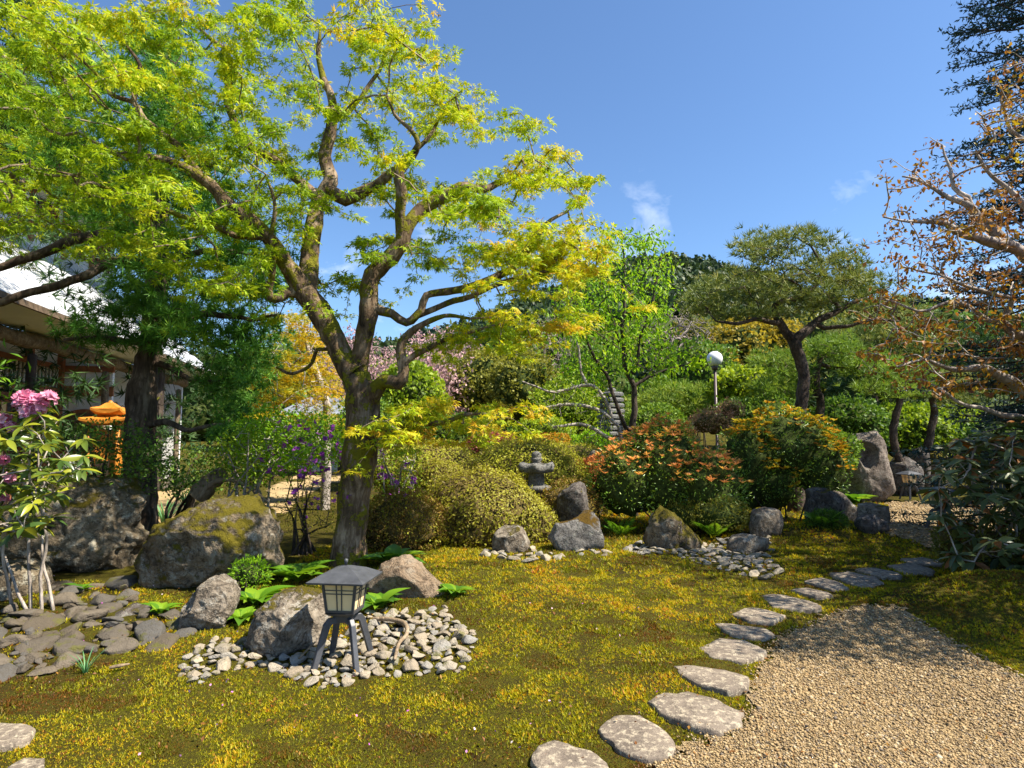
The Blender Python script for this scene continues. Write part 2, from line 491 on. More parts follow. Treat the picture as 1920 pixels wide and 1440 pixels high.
# foliage of the place
L_MAPLE = leafmat('maple_leaf', [(0, (.070, .120, .006)), (.3, (.15, .21, .008)), (.55, (.27, .26, .010)), (.74, (.29, .19, .015)), (1, (.24, .085, .018))], .42, gain=2.25)
L_YELLOWMAPLE = leafmat('yellow_maple_leaf', [(0, (.15, .16, .008)), (.4, (.30, .25, .010)), (1, (.40, .23, .012))], .5, gain=1.6)
L_RUST = leafmat('rust_maple_leaf', [(0, (.32, .27, .012)), (.3, (.29, .17, .018)), (.65, (.24, .105, .026)), (1, (.15, .060, .026))], .35, tgain=(1.1, 1.0, .7), gain=1.3)
L_CONIFER = leafmat('umbrella_pine_needle', [(0, (.020, .055, .010)), (.6, (.055, .13, .018)), (1, (.16, .24, .02))], .34, gain=2.5)
L_DARK = leafmat('cedar_needle', [(0, (.012, .030, .010)), (1, (.035, .070, .018))], .2)
L_PINE = leafmat('pine_needle', [(0, (.040, .065, .016)), (.6, (.12, .145, .035)), (1, (.22, .21, .07))], .25, gain=1.7)
L_PINE2 = leafmat('young_pine_needle', [(0, (.045, .085, .014)), (.6, (.11, .17, .022)), (1, (.17, .20, .04))], .3)
L_FIR = leafmat('fir_needle', [(0, (.008, .020, .018)), (1, (.028, .055, .050))], .12)
L_LIME = leafmat('lime_leaf', [(0, (.055, .13, .008)), (.5, (.13, .25, .010)), (1, (.24, .30, .012))], .5)
L_AZALEA = leafmat('azalea_leaf', [(0, (.085, .060, .012)), (.35, (.12, .105, .010)), (.7, (.17, .165, .012)), (1, (.22, .22, .016))], .3)
L_AZDRY = leafmat('dry_azalea_leaf', [(0, (.11, .06, .02)), (.4, (.15, .10, .018)), (.75, (.13, .13, .012)), (1, (.20, .20, .018))], .3)
L_GREEN = leafmat('shrub_leaf', [(0, (.022, .050, .010)), (.55, (.060, .115, .014)), (1, (.13, .19, .018))], .35)
L_BRIGHT = leafmat('bright_shrub_leaf', [(0, (.06, .10, .010)), (.55, (.13, .19, .012)), (1, (.22, .26, .016))], .4)
L_OLIVE = leafmat('olive_shrub_leaf', [(0, (.065, .065, .014)), (.55, (.12, .125, .018)), (1, (.19, .18, .035))], .35)
L_GLOSS = leafmat('pieris_leaf', [(0, (.022, .055, .010)), (.6, (.070, .13, .014)), (1, (.16, .21, .016))], .25, .32, .45, gain=2.3)
L_ORANGE = leafmat('pieris_new_leaf', [(0, (.46, .16, .06)), (.5, (.52, .23, .095)), (1, (.50, .32, .08))], .35, gain=1.55)
L_YELTIP = leafmat('yellow_new_leaf', [(0, (.36, .15, .025)), (.5, (.38, .25, .020)), (1, (.30, .28, .015))], .4, gain=1.3)
L_REDSHRUB = leafmat('red_shrub_leaf', [(0, (.12, .028, .026)), (.55, (.20, .05, .045)), (1, (.30, .15, .10))], .35)
L_GOLD = leafmat('gold_leaf', [(0, (.24, .19, .02)), (.5, (.29, .22, .026)), (1, (.27, .25, .05))], .4, gain=1.35)
L_CHERRY = leafmat('cherry_blossom', [(0, (.36, .20, .21)), (.5, (.50, .31, .31)), (1, (.60, .44, .42))], .35, tgain=(1, .95, .95), gain=1.1)
L_BEIGE = leafmat('bud_twig', [(0, (.16, .11, .07)), (.6, (.26, .20, .12)), (1, (.33, .28, .17))], .3)
L_PURPLE = leafmat('azalea_flower', [(0, (.20, .03, .30)), (.5, (.38, .075, .46)), (1, (.55, .16, .58))], .4, tgain=(1, 1, 1), gain=1.1)
L_PINK = leafmat('rhododendron_flower', [(0, (.62, .10, .26)), (.5, (.74, .28, .42)), (1, (.82, .52, .60))], .35, tgain=(1, 1, 1), gain=1.1)
L_HOSTA = leafmat('hosta_leaf', [(0, (.040, .105, .012)), (.5, (.085, .19, .012)), (1, (.17, .27, .018))], .40, .4, gain=1.45)
L_IRIS = leafmat('iris_blade', [(0, (.03, .09, .035)), (1, (.09, .20, .08))], .35, .35)
L_RHODO = leafmat('rhododendron_leaf', [(0, (.022, .050, .012)), (.5, (.075, .105, .014)), (1, (.20, .20, .014))], .3, .3, .5)
L_RHODOB = leafmat('bluish_rhododendron_leaf', [(0, (.026, .046, .014)), (.6, (.085, .115, .034)), (.86, (.14, .165, .06)), (.88, (.15, .055, .012)), (1, (.22, .085, .012))], .12, .42, .4, gain=1.2)
L_FOREST = leafmat('hill_tree_leaf', [(0, (.014, .028, .011)), (.6, (.034, .056, .016)), (1, (.075, .088, .022))], .2, gain=1.5)
L_MOSS = leafmat('moss_sprig', [(0, (.060, .020, .008)), (.14, (.13, .050, .008)), (.28, (.085, .072, .006)), (.46, (.135, .145, .006)), (.62, (.235, .215, .007)), (.78, (.36, .27, .008)), (.9, (.34, .18, .010)), (1, (.24, .085, .014))], .42, gain=1.7)
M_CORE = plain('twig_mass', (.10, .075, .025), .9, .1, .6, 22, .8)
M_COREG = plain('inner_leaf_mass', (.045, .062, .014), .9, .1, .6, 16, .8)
B_MAPLE = barkmat('maple_bark', (.022, .014, .008), (.125, .082, .048), (.36, .27, .185), .66, mosscol=(.14, .13, .008))
B_MAPLE2 = barkmat('maple_twig_bark', (.08, .06, .04), (.22, .165, .11), (.38, .31, .23), .2)
B_CONIFER = barkmat('conifer_bark', (.024, .016, .011), (.085, .058, .040), (.21, .16, .12), .0, 1.2)
B_PINE = barkmat('pine_bark', (.022, .016, .012), (.07, .050, .038), (.16, .12, .095), .12, 1.6, (1, 1, .5))
B_GREY = barkmat('grey_bark', (.13, .11, .09), (.33, .28, .24), (.56, .50, .44), .08)
B_DARK = barkmat('dark_bark', (.025, .018, .013), (.06, .045, .034), (.13, .10, .08), .1)
B_BARE = barkmat('bare_twig_bark', (.12, .095, .08), (.22, .18, .155), (.34, .29, .26), 0)
K_BIG = rockmat('lichen_boulder_stone', (.085, .062, .038), (.22, .172, .112), (.42, .35, .25), .66, mup=.12, lichen=.7, lightlichen=(.50, .46, .36))
K_MOSSY = rockmat('mossy_boulder_stone', (.09, .068, .045), (.24, .185, .125), (.42, .35, .255), .86, (.075, .068, .008), (.24, .19, .012), .5, mup=.14)
K_GREY = rockmat('grey_rock_stone', (.11, .085, .062), (.25, .205, .155), (.44, .38, .30), .26, lichen=.55, lightlichen=(.50, .47, .40))
K_TAN = rockmat('tan_rock_stone', (.14, .095, .06), (.28, .20, .13), (.40, .30, .21), .10, lichen=.2)
K_DARK = rockmat('dark_rock_stone', (.05, .042, .036), (.13, .11, .098), (.26, .23, .21), .28, lichen=.3)
K_RUSTMOSS = rockmat('rust_moss_stone', (.10, .092, .085), (.21, .195, .18), (.36, .34, .32), .50, (.08, .045, .006), (.17, .10, .008), .4)
K_TALL = rockmat('rough_standing_stone', (.11, .085, .065), (.24, .195, .16), (.38, .32, .27), .12, lichen=.25)
K_LANTERN = rockmat('carved_granite', (.12, .117, .108), (.26, .25, .23), (.44, .43, .39), .12, lichen=.35, mscale=3)
K_PAGODA = rockmat('pagoda_granite', (.14, .14, .14), (.23, .23, .225), (.33, .33, .32), 0, lichen=.2, mscale=3)
def slabmat():
    t = NT('stepping_stone'); v = t.coord('World'); n1 = t.noise(v, 3, 5, .6); n2 = t.noise(v, 22, 5, .7); n3 = t.noise(v, 120, 3)
    c = t.ramp(n1, [(.35, (.14, .112, .086)), (.52, (.21, .168, .128)), (.68, (.27, .22, .168))])
    c = t.mix(t.rng(n2, .50, .60, 0, .85), c, (.46, .39, .28))
    c = t.mix(t.rng(t.noise(v, 31, 5, .75), .53, .62, 0, .75), c, (.085, .068, .052))
    c = t.mix(t.rng(n3, .4, .65, 0, .3), c, (.12, .10, .085))
    return t.done(t.pbr(c, .85, .2, t.bump(t.math('ADD', n2, t.math('MULTIPLY', n3, .4)), .6, .02)))
K_SLAB = slabmat()
def cobblemat(name, a, b, c_, attr=False):
    t = NT(name); v = t.coord('World'); oi = t.attr() if attr else t.n('ShaderNodeObjectInfo').outputs['Random']
    base = t.ramp(oi, [(0, a), (.35, b), (.7, c_), (1, tuple(x * .7 for x in b))])
    n2 = t.noise(v, 28, 5, .7); n3 = t.noise(v, 110, 3)
    base = t.mix(t.rng(n2, .4, .66, 0, .5), base, tuple(x * .45 for x in b))
    base = t.mix(t.rng(t.noise(v, 9, 4, .6), .56, .66, 0, .7), base, (.10, .10, .012))
    return t.done(t.pbr(base, .8, .25, t.bump(t.math('ADD', n2, t.math('MULTIPLY', n3, .5)), .9, .02)))
K_COB = cobblemat('pale_cobble', (.28, .225, .16), (.41, .345, .25), (.27, .26, .24))
K_COBS = cobblemat('small_pale_cobble', (.28, .225, .16), (.41, .345, .25), (.27, .26, .24), True)
L_PINKTWIG = leafmat('pinkish_shrub_leaf', [(0, (.20, .10, .07)), (.6, (.32, .17, .12)), (1, (.38, .26, .18))], .35, gain=1.4)
K_COB2 = cobblemat('shaded_cobble', (.085, .068, .048), (.16, .128, .092), (.10, .095, .088))  # darkened copy of the pale cobble: tree shade put into the colour
def groundmat():
    t = NT('moss_soil'); v = t.coord('World'); n1 = t.noise(v, .9, 5, .6); n2 = t.noise(v, 9, 5, .7); n3 = t.noise(v, 70, 4, .65)
    c = t.ramp(t.math('ADD', t.math('MULTIPLY', n1, .5), t.math('MULTIPLY', n2, .5)), [(.36, (.055, .034, .010)), (.47, (.085, .070, .008)), (.56, (.115, .105, .008)), (.68, (.13, .080, .012))])
    c = t.mix(t.rng(n3, .38, .62, 0, .55), c, (.025, .020, .008))
    return t.done(t.pbr(c, .95, .1, t.bump(t.math('ADD', n2, n3), .9, .05)))
M_GROUND = groundmat()
def gravelmat():
    t = NT('tan_gravel'); v = t.coord('World'); cc = t.voro(v, 90, 'F1', 'Color'); d = t.voro(v, 90, 'F1', 'Distance')
    s = t.n('ShaderNodeSeparateColor'); t.l(cc, s.inputs[0])
    c = t.ramp(s.outputs[0], [(0, (.14, .10, .05)), (.3, (.22, .15, .07)), (.6, (.29, .205, .10)), (.85, (.36, .27, .14)), (1, (.19, .16, .13))])
    c = t.mix(t.rng(d, .45, .8, 0, .7), c, (.10, .075, .05))
    c = t.mix(t.rng(t.noise(v, 1.4, 4), .4, .7, 0, .3), c, (.22, .155, .095))
    return t.done(t.pbr(c, .9, .2, t.bump(d, .8, -.01)))
M_GRAVEL = gravelmat()
def pebblemat():
    t = NT('gravel_pebble'); c = t.ramp(t.attr(), [(0, (.14, .115, .09)), (.15, (.19, .125, .055)), (.45, (.32, .22, .10)), (.75, (.43, .315, .16)), (.9, (.26, .155, .06)), (1, (.52, .43, .29))])
    return t.done(t.pbr(c, .75, .3))
M_PEBBLE = pebblemat()
W_OLD = plain('weathered_timber', (.12, .085, .055), .8, .2, .5, 9, .5, stretch=(1, 1, 1))
W_LOG = barkmat('log_beam', (.06, .045, .03), (.17, .125, .08), (.30, .235, .155), .1, 1, (1, 1, 1))
W_RED = plain('red_brown_timber', (.30, .115, .05), .65, .3, .35, 8, .3)
W_DARKWOOD = plain('dark_timber', (.050, .032, .022), .7, .3, .4, 9, .3)
M_PLASTER = plain('white_plaster', (.78, .78, .77), .9, .1, .06, 3, .1)
M_SLATW = plain('pale_slat', (.50, .47, .42), .8, .2, .15, 8)
M_ROOF = plain('white_metal_roof', (.60, .61, .63), .42, .4, .10, 2.0, .0, .15)
M_ROOF2 = plain('grey_tile_roof', (.20, .22, .25), .6, .3, .25, 6, .2)
M_GLASSD = plain('dark_pane', (.035, .035, .035), .12, .6, .3, 2)
M_PAPER = plain('paper_pane', (.86, .64, .34), .9, .05, .06, 5)
M_ORANGE = plain('orange_lacquer', (.50, .19, .02), .5, .4, .25, 14, .3)
M_IRON = plain('black_lantern_metal', (.062, .064, .072), .45, .5, .3, 12, .15)
M_GLOBE = plain('white_globe', (.84, .84, .85), .25, .5, .03, 2)
M_POLE = plain('brown_pole', (.075, .045, .045), .4, .5, .15, 6)
M_PETAL = leafmat('fallen_petal', [(0, (.55, .12, .50)), (.6, (.72, .40, .62)), (1, (.75, .70, .62))], .3, tgain=(1, 1, 1), gain=1.1)
M_FENCE = plain('grey_board', (.15, .145, .15), .8, .2, .2, 6, .2)
M_SOFFIT = plain('grey_plaster', (.60, .64, .70), .9, .1, .05, 3)
M_LOG = barkmat('dead_wood', (.10, .07, .045), (.26, .19, .12), (.42, .33, .23), 0)
M_EARTH = plain('pale_earth', (.36, .26, .13), .95, .1, .3, 3, .5)

# ------------------------------------------------------------------ ground, gravel, moss
def axis(parts):
    a = []
    for lo, hi, st in parts: a += list(np.arange(lo, hi, st))
    return np.array(a)
gx = axis([(-400, -60, 40), (-60, -14, 3), (-14, -7, .5), (-7, 8, .11), (8, 14, .5), (14, 60, 3), (60, 401, 40)])
gy = axis([(-60, 1, 6), (1, 12, .11), (12, 22, .4), (22, 60, 2.5), (60, 420, 30)])
XX, YY = np.meshgrid(gx, gy)
nx, ny = len(gx), len(gy)
Vg = np.stack([XX.ravel(), YY.ravel(), H(XX, YY).ravel()], 1)
ii = (np.arange(ny - 1)[:, None] * nx + np.arange(nx - 1)[None]).ravel()
Tg = np.vstack([np.stack([ii, ii + 1, ii + nx + 1], 1), np.stack([ii, ii + nx + 1, ii + nx], 1)])
ground = obj('ground', tri_mesh('ground', Vg, Tg, None, True), M_GROUND)
tag(ground, 'mossy garden soil under the whole garden', None, None, 'structure')

def gpoly(pix): return [tuple(G(*p)[:2]) for p in pix]
PATH = gpoly([(1230, 1450), (1262, 1425), (1300, 1398), (1390, 1375), (1415, 1330), (1412, 1285), (1440, 1240), (1470, 1195), (1530, 1172), (1575, 1150), (1620, 1137),
              (1680, 1138), (1720, 1165), (1790, 1210), (1860, 1250), (1960, 1300), (2200, 1420), (2300, 1700), (1200, 1700), (1150, 1500)])
COURT = gpoly([(1655, 1000), (1668, 950), (1662, 943), (1780, 941), (1990, 946), (2160, 985), (2080, 1045), (1800, 1040), (1752, 1034), (1720, 1015)])
def sheet(name, poly, step, lift, mat, jag=.03):
    a = np.array(poly); lo = a.min(0) - .1; hi = a.max(0) + .1
    xs = np.arange(lo[0], hi[0], step); ys = np.arange(lo[1], hi[1], step)
    X, Y = np.meshgrid(xs, ys); n, m = len(xs), len(ys)
    i = (np.arange(m - 1)[:, None] * n + np.arange(n - 1)[None]).ravel()
    cx = X.ravel()[i] + step / 2; cyy = Y.ravel()[i] + step / 2
    i = i[inpoly(cx + RG.normal(size=len(cx)) * jag, cyy + RG.normal(size=len(cx)) * jag, poly)]
    T = np.vstack([np.stack([i, i + 1, i + n + 1], 1), np.stack([i, i + n + 1, i + n], 1)])
    V = np.stack([X.ravel(), Y.ravel(), H(X, Y).ravel() + lift], 1)
    u, inv = np.unique(T, return_inverse=True)
    return obj(name, tri_mesh(name, V[u], inv.reshape(T.shape), None, True), mat)
gp = tag(sheet('gravel_path', PATH, .05, .012, M_GRAVEL), 'curving tan gravel path beside the stepping stones', None, None, 'structure')
gc = tag(sheet('gravel_court', COURT, .12, .012, M_GRAVEL, .05), 'sunny strip of tan gravel beyond the stepping stones', None, None, 'structure')

# loose pebbles lying on the gravel
OCTV = np.array([(1, 0, 0), (-1, 0, 0), (0, 1, 0), (0, -1, 0), (0, 0, 1), (0, 0, -1)], float)
OCTT = np.array([(0, 2, 4), (2, 1, 4), (1, 3, 4), (3, 0, 4), (2, 0, 5), (1, 2, 5), (3, 1, 5), (0, 3, 5)])
def pebbles(poly, dens, size, ymin, ymax, f):
    a = np.array(poly); lo = a.min(0); hi = a.max(0); lo[1] = max(lo[1], ymin); hi[1] = min(hi[1], ymax)
    if hi[1] <= lo[1]: return
    n = int((hi[0] - lo[0]) * (hi[1] - lo[1]) * dens)
    x = RG.uniform(lo[0], hi[0], n); y = RG.uniform(lo[1], hi[1], n)
    k = inpoly(x + RG.normal(size=n) * .05, y + RG.normal(size=n) * .05, poly) & (np.abs(x / y) < .95)
    x, y = x[k], y[k]; n = len(x)
    s = size * RG.lognormal(0, .32, n)
    sc = np.stack([s * RG.uniform(.8, 1.3, n), s * RG.uniform(.7, 1.1, n), s * RG.uniform(.5, .8, n)], 1)
    an = RG.uniform(0, 6.28, n); ca, sa = np.cos(an), np.sin(an)
    ov = OCTV[None] * (1 + RG.uniform(-.3, .3, (n, 6, 1))); tl = RG.normal(size=(n, 1)) * .3
    v = ov * sc[:, None, :]
    v[:, :, 2] += tl * v[:, :, 0]
    vx = v[:, :, 0] * ca[:, None] - v[:, :, 1] * sa[:, None]; vy = v[:, :, 0] * sa[:, None] + v[:, :, 1] * ca[:, None]
    V = np.stack([vx + x[:, None], vy + y[:, None], v[:, :, 2] + (H(x, y) + .014 + sc[:, 2] * .2)[:, None]], 2)
    T = OCTT[None] + (np.arange(n) * 6)[:, None, None]
    f.raw(V.reshape(-1, 3), T.reshape(-1, 3), np.repeat(RG.uniform(0, 1, n), 6))
fg = Fol()
pebbles(PATH, 10500, .0064, 2.2, 3.6, fg); pebbles(PATH, 6200, .0076, 3.6, 5.2, fg); pebbles(PATH, 2600, .0095, 5.2, 9, fg)
pebbles(COURT, 420, .018, 8, 20, fg)
tag(fg.build('gravel', M_PEBBLE), 'loose tan pebbles covering the garden path', 'gravel', None, 'stuff')

# stepping stones
SLABS = [
 [(1005,1405),(1040,1396),(1080,1410),(1110,1418),(1140,1440),(1130,1475),(1020,1480),(996,1435)],
 [(1122,1368),(1150,1345),(1200,1350),(1240,1375),(1270,1405),(1262,1425),(1220,1434),(1165,1415),(1130,1388)],
 [(1212,1318),(1242,1298),(1290,1300),(1340,1318),(1392,1345),(1387,1368),(1350,1384),(1300,1375),(1240,1345)],
 [(1263,1250),(1300,1249),(1360,1262),(1406,1280),(1402,1300),(1370,1306),(1310,1290),(1280,1270)],
 [(1312,1215),(1350,1205),(1395,1208),(1434,1230),(1430,1240),(1390,1246),(1330,1232)],
 [(1340,1173),(1370,1174),(1430,1184),(1451,1195),(1430,1203),(1370,1195)],
 [(1372,1155),(1395,1142),(1430,1145),(1473,1160),(1450,1173),(1410,1170)],
 [(1425,1118),(1450,1115),(1510,1130),(1543,1145),(1520,1151),(1450,1140)],
 [(1482,1110),(1510,1105),(1550,1114),(1562,1122),(1530,1125)],
 [(1508,1093),(1540,1089),(1580,1099),(1592,1107),(1560,1109)],
 [(1555,1081),(1590,1077),(1640,1087),(1656,1097),(1630,1104),(1590,1096)],
 [(1602,1071),(1640,1067),(1685,1077),(1692,1087),(1650,1087)],
 [(1664,1063),(1708,1061),(1756,1074),(1750,1081),(1700,1079)],
 [(1688,1051),(1730,1048),(1772,1057),(1766,1064),(1710,1061)],
 [(-60,1368),(0,1360),(40,1364),(66,1376),(55,1396),(20,1408),(-60,1415)],
 [(10,1448),(45,1428),(82,1432),(85,1470),(20,1490)]]
SL_LAB = ['cropped flat grey stepping stone at the bottom edge of the moss', 'rounded pale speckled stepping stone, second from the bottom edge',
 'largest flat stepping stone with a white chipped edge on the gravel', 'long tapering stepping stone, fourth up the row beside the gravel',
 'oval stepping stone, fifth up the row, wholly ringed by moss', 'narrow sliver of a stepping stone, sixth up the row', 'short blunt stepping stone, seventh up the row',
 'long stepping stone, eighth up the row, near the top of the gravel', 'small narrow stepping stone just above the long eighth one',
 'thin stepping stone, tenth up the row in the moss', 'wide stepping stone at the edge of the shade, eleventh up the row', 'half shaded stepping stone, twelfth up the row',
 'bluish shaded stepping stone, lower of the last two by the rhododendron', 'bluish shaded stepping stone, farthest one before the sunny gravel',
 'grey stepping stone alone in the moss at the left edge', 'corner of a grey stepping stone at the bottom left corner']
SLPOLY = []
for k, (pix, lab) in enumerate(zip(SLABS, SL_LAB)):
    g = np.array([G(*p) for p in pix]); c = g.mean(0)
    q0 = np.vstack([g, g[:1]]); qs = catmull(q0, .04)[:-1]
    ql = np.vstack([q0[i] + (q0[i+1] - q0[i]) * np.linspace(0, 1, max(1, int(round(np.linalg.norm(q0[i+1] - q0[i]) / .04))), endpoint=False)[:, None] for i in range(len(g))])
    q = ql * .8 + qs * .2 if len(ql) == len(qs) else ql
    SLPOLY.append([tuple(v[:2]) for v in q])
    n = len(q); rings = []
    for sc, dz in ((1.04, -.08), (1.015, .010), (.995, .022), (.965, .027), (.75, .029), (.5, .030), (.25, .031)):
        r = c + (q - c) * sc
        jit = np.array([mnoise.noise(Vector((v[0] * 9, v[1] * 9, k * 3.3))) for v in r])
        jit2 = np.array([mnoise.noise(Vector((v[0] * 26, v[1] * 26, k * 3.3))) for v in r])
        r = c + (r - c) * (1 + .10 * jit[:, None] + .06 * jit2[:, None])
        zz = np.array([mnoise.noise(Vector((v[0] * 6, v[1] * 6, k * 7.1))) * .008 + mnoise.noise(Vector((v[0] * 21, v[1] * 21, k))) * .003 for v in r])
        r[:, 2] = c[2] + dz + (zz if dz > 0 else 0)
        rings.append(r)
    V = np.vstack(rings + [c[None] + [[0, 0, .031]]]) - c
    T = []
    for a in range(len(rings) - 1):
        for i in range(n):
            j = (i + 1) % n
            T += [(a*n+i, a*n+j, (a+1)*n+j), (a*n+i, (a+1)*n+j, (a+1)*n+i)]
    b = (len(rings) - 1) * n
    T += [(b + i, b + (i + 1) % n, len(V) - 1) for i in range(n)]
    o = obj('stepping_stone', tri_mesh('stepping_stone', V, np.array(T), None, True), K_SLAB)
    o.location = c
    tag(o, lab, 'stepping stone', 'stepping stones along the gravel path')

# ------------------------------------------------------------------ rocks
def ico(sub):
    bm = bmesh.new(); bmesh.ops.create_icosphere(bm, subdivisions=sub, radius=1)
    V = np.array([v.co[:] for v in bm.verts]); T = np.array([[v.index for v in f.verts] for f in bm.faces]); bm.free()
    return V, T
ICO = {k: ico(k) for k in (1, 2, 3, 4, 5, 6)}
def fbm(p, o=4):
    return mnoise.fractal(Vector(p), .9, 2.1, o)
ROCKDISK = []
def rock(label, outline, depth, thick, mat, seed=0, sub=5, rough=.07, facets=6, block=.75, group=None, name='garden_rock', hole=None):
    V, T = ICO[sub]; V = V.copy(); r = np.random.default_rng(seed)
    for _ in range(facets * 2):
        n = unit(r.normal(size=3) * np.array([.7, 1.4, .7])); d = r.uniform(.58, .86)
        e = np.clip(V @ n - d, 0, None); V = V - n[None] * e[:, None] * .92
    ol = np.array([P(a, b, depth) for a, b in outline])[:, [0, 2]]
    c = ol.mean(0); cl = np.vstack([ol, ol[:1]])
    dense = np.vstack([cl[i] + (cl[i + 1] - cl[i]) * t for i in range(len(ol)) for t in np.linspace(0, 1, 8, endpoint=False)])
    an = np.arctan2(dense[:, 1] - c[1], dense[:, 0] - c[0]); ra = np.hypot(dense[:, 0] - c[0], dense[:, 1] - c[1])
    o = np.argsort(an); an, ra = an[o], ra[o]
    a = np.arctan2(V[:, 2], V[:, 0]); rho = np.hypot(V[:, 0], V[:, 2])
    R = np.interp(a, np.concatenate([an - 2 * math.pi, an, an + 2 * math.pi]), np.tile(ra, 3))
    rr = np.power(np.clip(rho, 0, 1), block)
    W = np.stack([c[0] + rr * R * np.cos(a), depth + thick * np.sign(V[:, 1]) * np.abs(V[:, 1]) ** .85, c[1] + rr * R * np.sin(a)], 1)
    size = float(ra.mean())
    for i in range(len(W)):
        d = V[i]; q = W[i] / size
        f = fbm(q * 1.3 + seed * 1.7, 3) * .7 + fbm(q * 4.1 + seed, 4) * .5 - abs(mnoise.noise(Vector(q * 2.6 + seed * 2.2))) * .8 - abs(mnoise.noise(Vector(q * 6.5 + seed))) * .4 + fbm(q * 13 + seed, 3) * .16
        W[i] = W[i] + d * (f * rough * size)
        if hole is not None:
            hx, hz, hr, hd = hole
            dd = math.hypot((W[i][0] - hx) / hr, (W[i][2] - hz) / (hr * 1.35))
            if dd < 1.2 and W[i][1] < depth: W[i][1] += hd * float(sm(1.15, .75, np.array(dd)))
    zb = W[:, 2].min(); gz = float(H(c[0], depth)); lowest = gz - .12
    if zb > lowest:                      # let it sit into the ground
        low = W[:, 2] < c[1]
        W[low, 2] = lowest + (W[low, 2] - zb) * (c[1] - lowest) / (c[1] - zb)
    base = np.array([c[0], depth, gz])
    me = tri_mesh(name, W - base, T, None, True)
    ob = obj(name, me, mat); ob.location = base
    ROCKDISK.append((c[0], depth, np.ptp(W[:, 0]) * .46, thick * .95))
    return tag(ob, label, 'rock', group)

rock('huge lichen covered boulder behind the dry stream at left', [(2,985),(40,945),(100,905),(150,878),(215,880),(250,900),(266,940),(262,985),(280,1005),(270,1060),(235,1090),(160,1098),(70,1095),(10,1070)], 7.4, .75, K_BIG, 3, 6, .15, 7)
rock('long mossy boulder sloping up towards the maple trunk', [(243,1105),(255,1040),(300,985),(360,950),(410,932),(470,928),(505,955),(525,1000),(530,1060),(500,1110),(430,1130),(330,1140),(260,1130)], 6.75, .6, K_MOSSY, 8, 6, .12, 5)
rock('rounded rock cut by the left edge below the huge boulder', [(-60,1075),(0,1052),(45,1050),(80,1070),(90,1105),(75,1140),(20,1150),(-60,1150)], 6.2, .4, K_BIG, 12, 5, .07, 5)
rock('pointed lichen rock between the dry stream and cobble bed', [(330,1180),(355,1130),(385,1090),(410,1078),(435,1092),(445,1130),(440,1175),(420,1196),(350,1198)], 5.35, .3, K_GREY, 21, 6, .11, 6)
rock('dappled grey rock just behind the black lantern legs', [(472,1185),(490,1135),(520,1112),(560,1105),(600,1115),(616,1150),(612,1195),(580,1215),(500,1216)], 4.95, .36, K_GREY, 25, 6, .11, 6)
rock('smooth tan rock on the moss beside the maple trunk', [(690,1090),(720,1048),(755,1036),(795,1045),(825,1080),(842,1120),(838,1142),(790,1152),(735,1150),(700,1130)], 6.2, .42, K_TAN, 31, 5, .06, 4)
rock('small low rock under the drooping stems near the long mossy boulder', [(196,1170),(215,1140),(245,1128),(280,1140),(300,1165),(280,1190),(215,1192)], 5.7, .28, K_DARK, 35, 4, .08, 5)
rock('round pale rock with lichen in front of the clipped azaleas', [(918,1025),(925,1000),(945,985),(970,984),(992,1000),(1003,1022),(995,1040),(940,1042)], 8.4, .3, K_GREY, 41, 5, .06, 5)
rock('angular rock with a rusty moss cap, widest by the lawn', [(1024,1005),(1035,975),(1075,965),(1108,957),(1128,975),(1147,1005),(1146,1028),(1100,1040),(1045,1035)], 8.5, .42, K_RUSTMOSS, 44, 5, .06, 7)
rock('pyramid shaped mossy rock at the top of the cobble patch', [(1206,1010),(1215,975),(1240,948),(1262,960),(1290,985),(1318,1010),(1310,1028),(1250,1032),(1215,1028)], 8.9, .42, K_MOSSY, 47, 5, .10, 6)
rock('upright dark rock behind the rust capped rock', [(1040,950),(1050,915),(1075,900),(1098,905),(1110,935),(1112,970),(1050,975)], 9.9, .4, K_DARK, 49, 5, .08, 6)
rock('smooth grey rock half in shade below the pieris', [(1395,985),(1405,958),(1435,945),(1460,955),(1468,980),(1455,998),(1405,998)], 9.7, .32, K_GREY, 52, 5, .05, 6)
rock('flat low mossy stone at the end of the cobble patch', [(1362,1022),(1375,1005),(1410,998),(1440,1008),(1446,1026),(1410,1036),(1375,1034)], 8.6, .22, K_GREY, 55, 4, .06, 4)
rock('dark leaning slab rock below the yellow tipped pieris', [(1508,960),(1505,910),(1530,902),(1560,912),(1578,940),(1585,970),(1545,978)], 10.6, .35, K_DARK, 58, 5, .06, 7)
rock('smooth sloping slab leaning behind the dark slab rock', [(1556,950),(1563,918),(1578,925),(1605,955),(1612,970),(1580,978)], 11.4, .3, K_GREY, 61, 4, .03, 5)
rock('square lichen block at the corner of the sunny gravel', [(1608,970),(1612,945),(1640,940),(1663,944),(1667,968),(1660,990),(1618,990)], 10.2, .28, K_GREY, 64, 5, .05, 8, .55)
rock('dark low rock in front of the square lichen block', [(1597,985),(1606,968),(1635,964),(1665,972),(1666,992),(1640,1003),(1606,1000)], 9.7, .25, K_DARK, 67, 4, .07, 6)
ph = P(1613, 850, 15.4)
rock('tall rough standing stone with a hollow in its face', [(1585,905),(1577,860),(1574,828),(1595,815),(1640,808),(1650,830),(1660,870),(1672,900),(1650,912),(1600,914)], 15.6, .5, K_TALL, 71, 6, .06, 2, .6, hole=(ph[0] + .05, ph[2], .21, .34))
rock('low dark craggy rock beside the small far lantern', [(1660,890),(1668,865),(1690,852),(1715,860),(1728,880),(1720,898),(1675,900)], 16.6, .5, K_DARK, 75, 4, .09, 6)
rock('rounded dark rock at the foot of the bent pine', [(1706,872),(1712,845),(1725,838),(1736,848),(1742,870),(1730,885)], 17.2, .4, K_DARK, 78, 4, .08, 6)
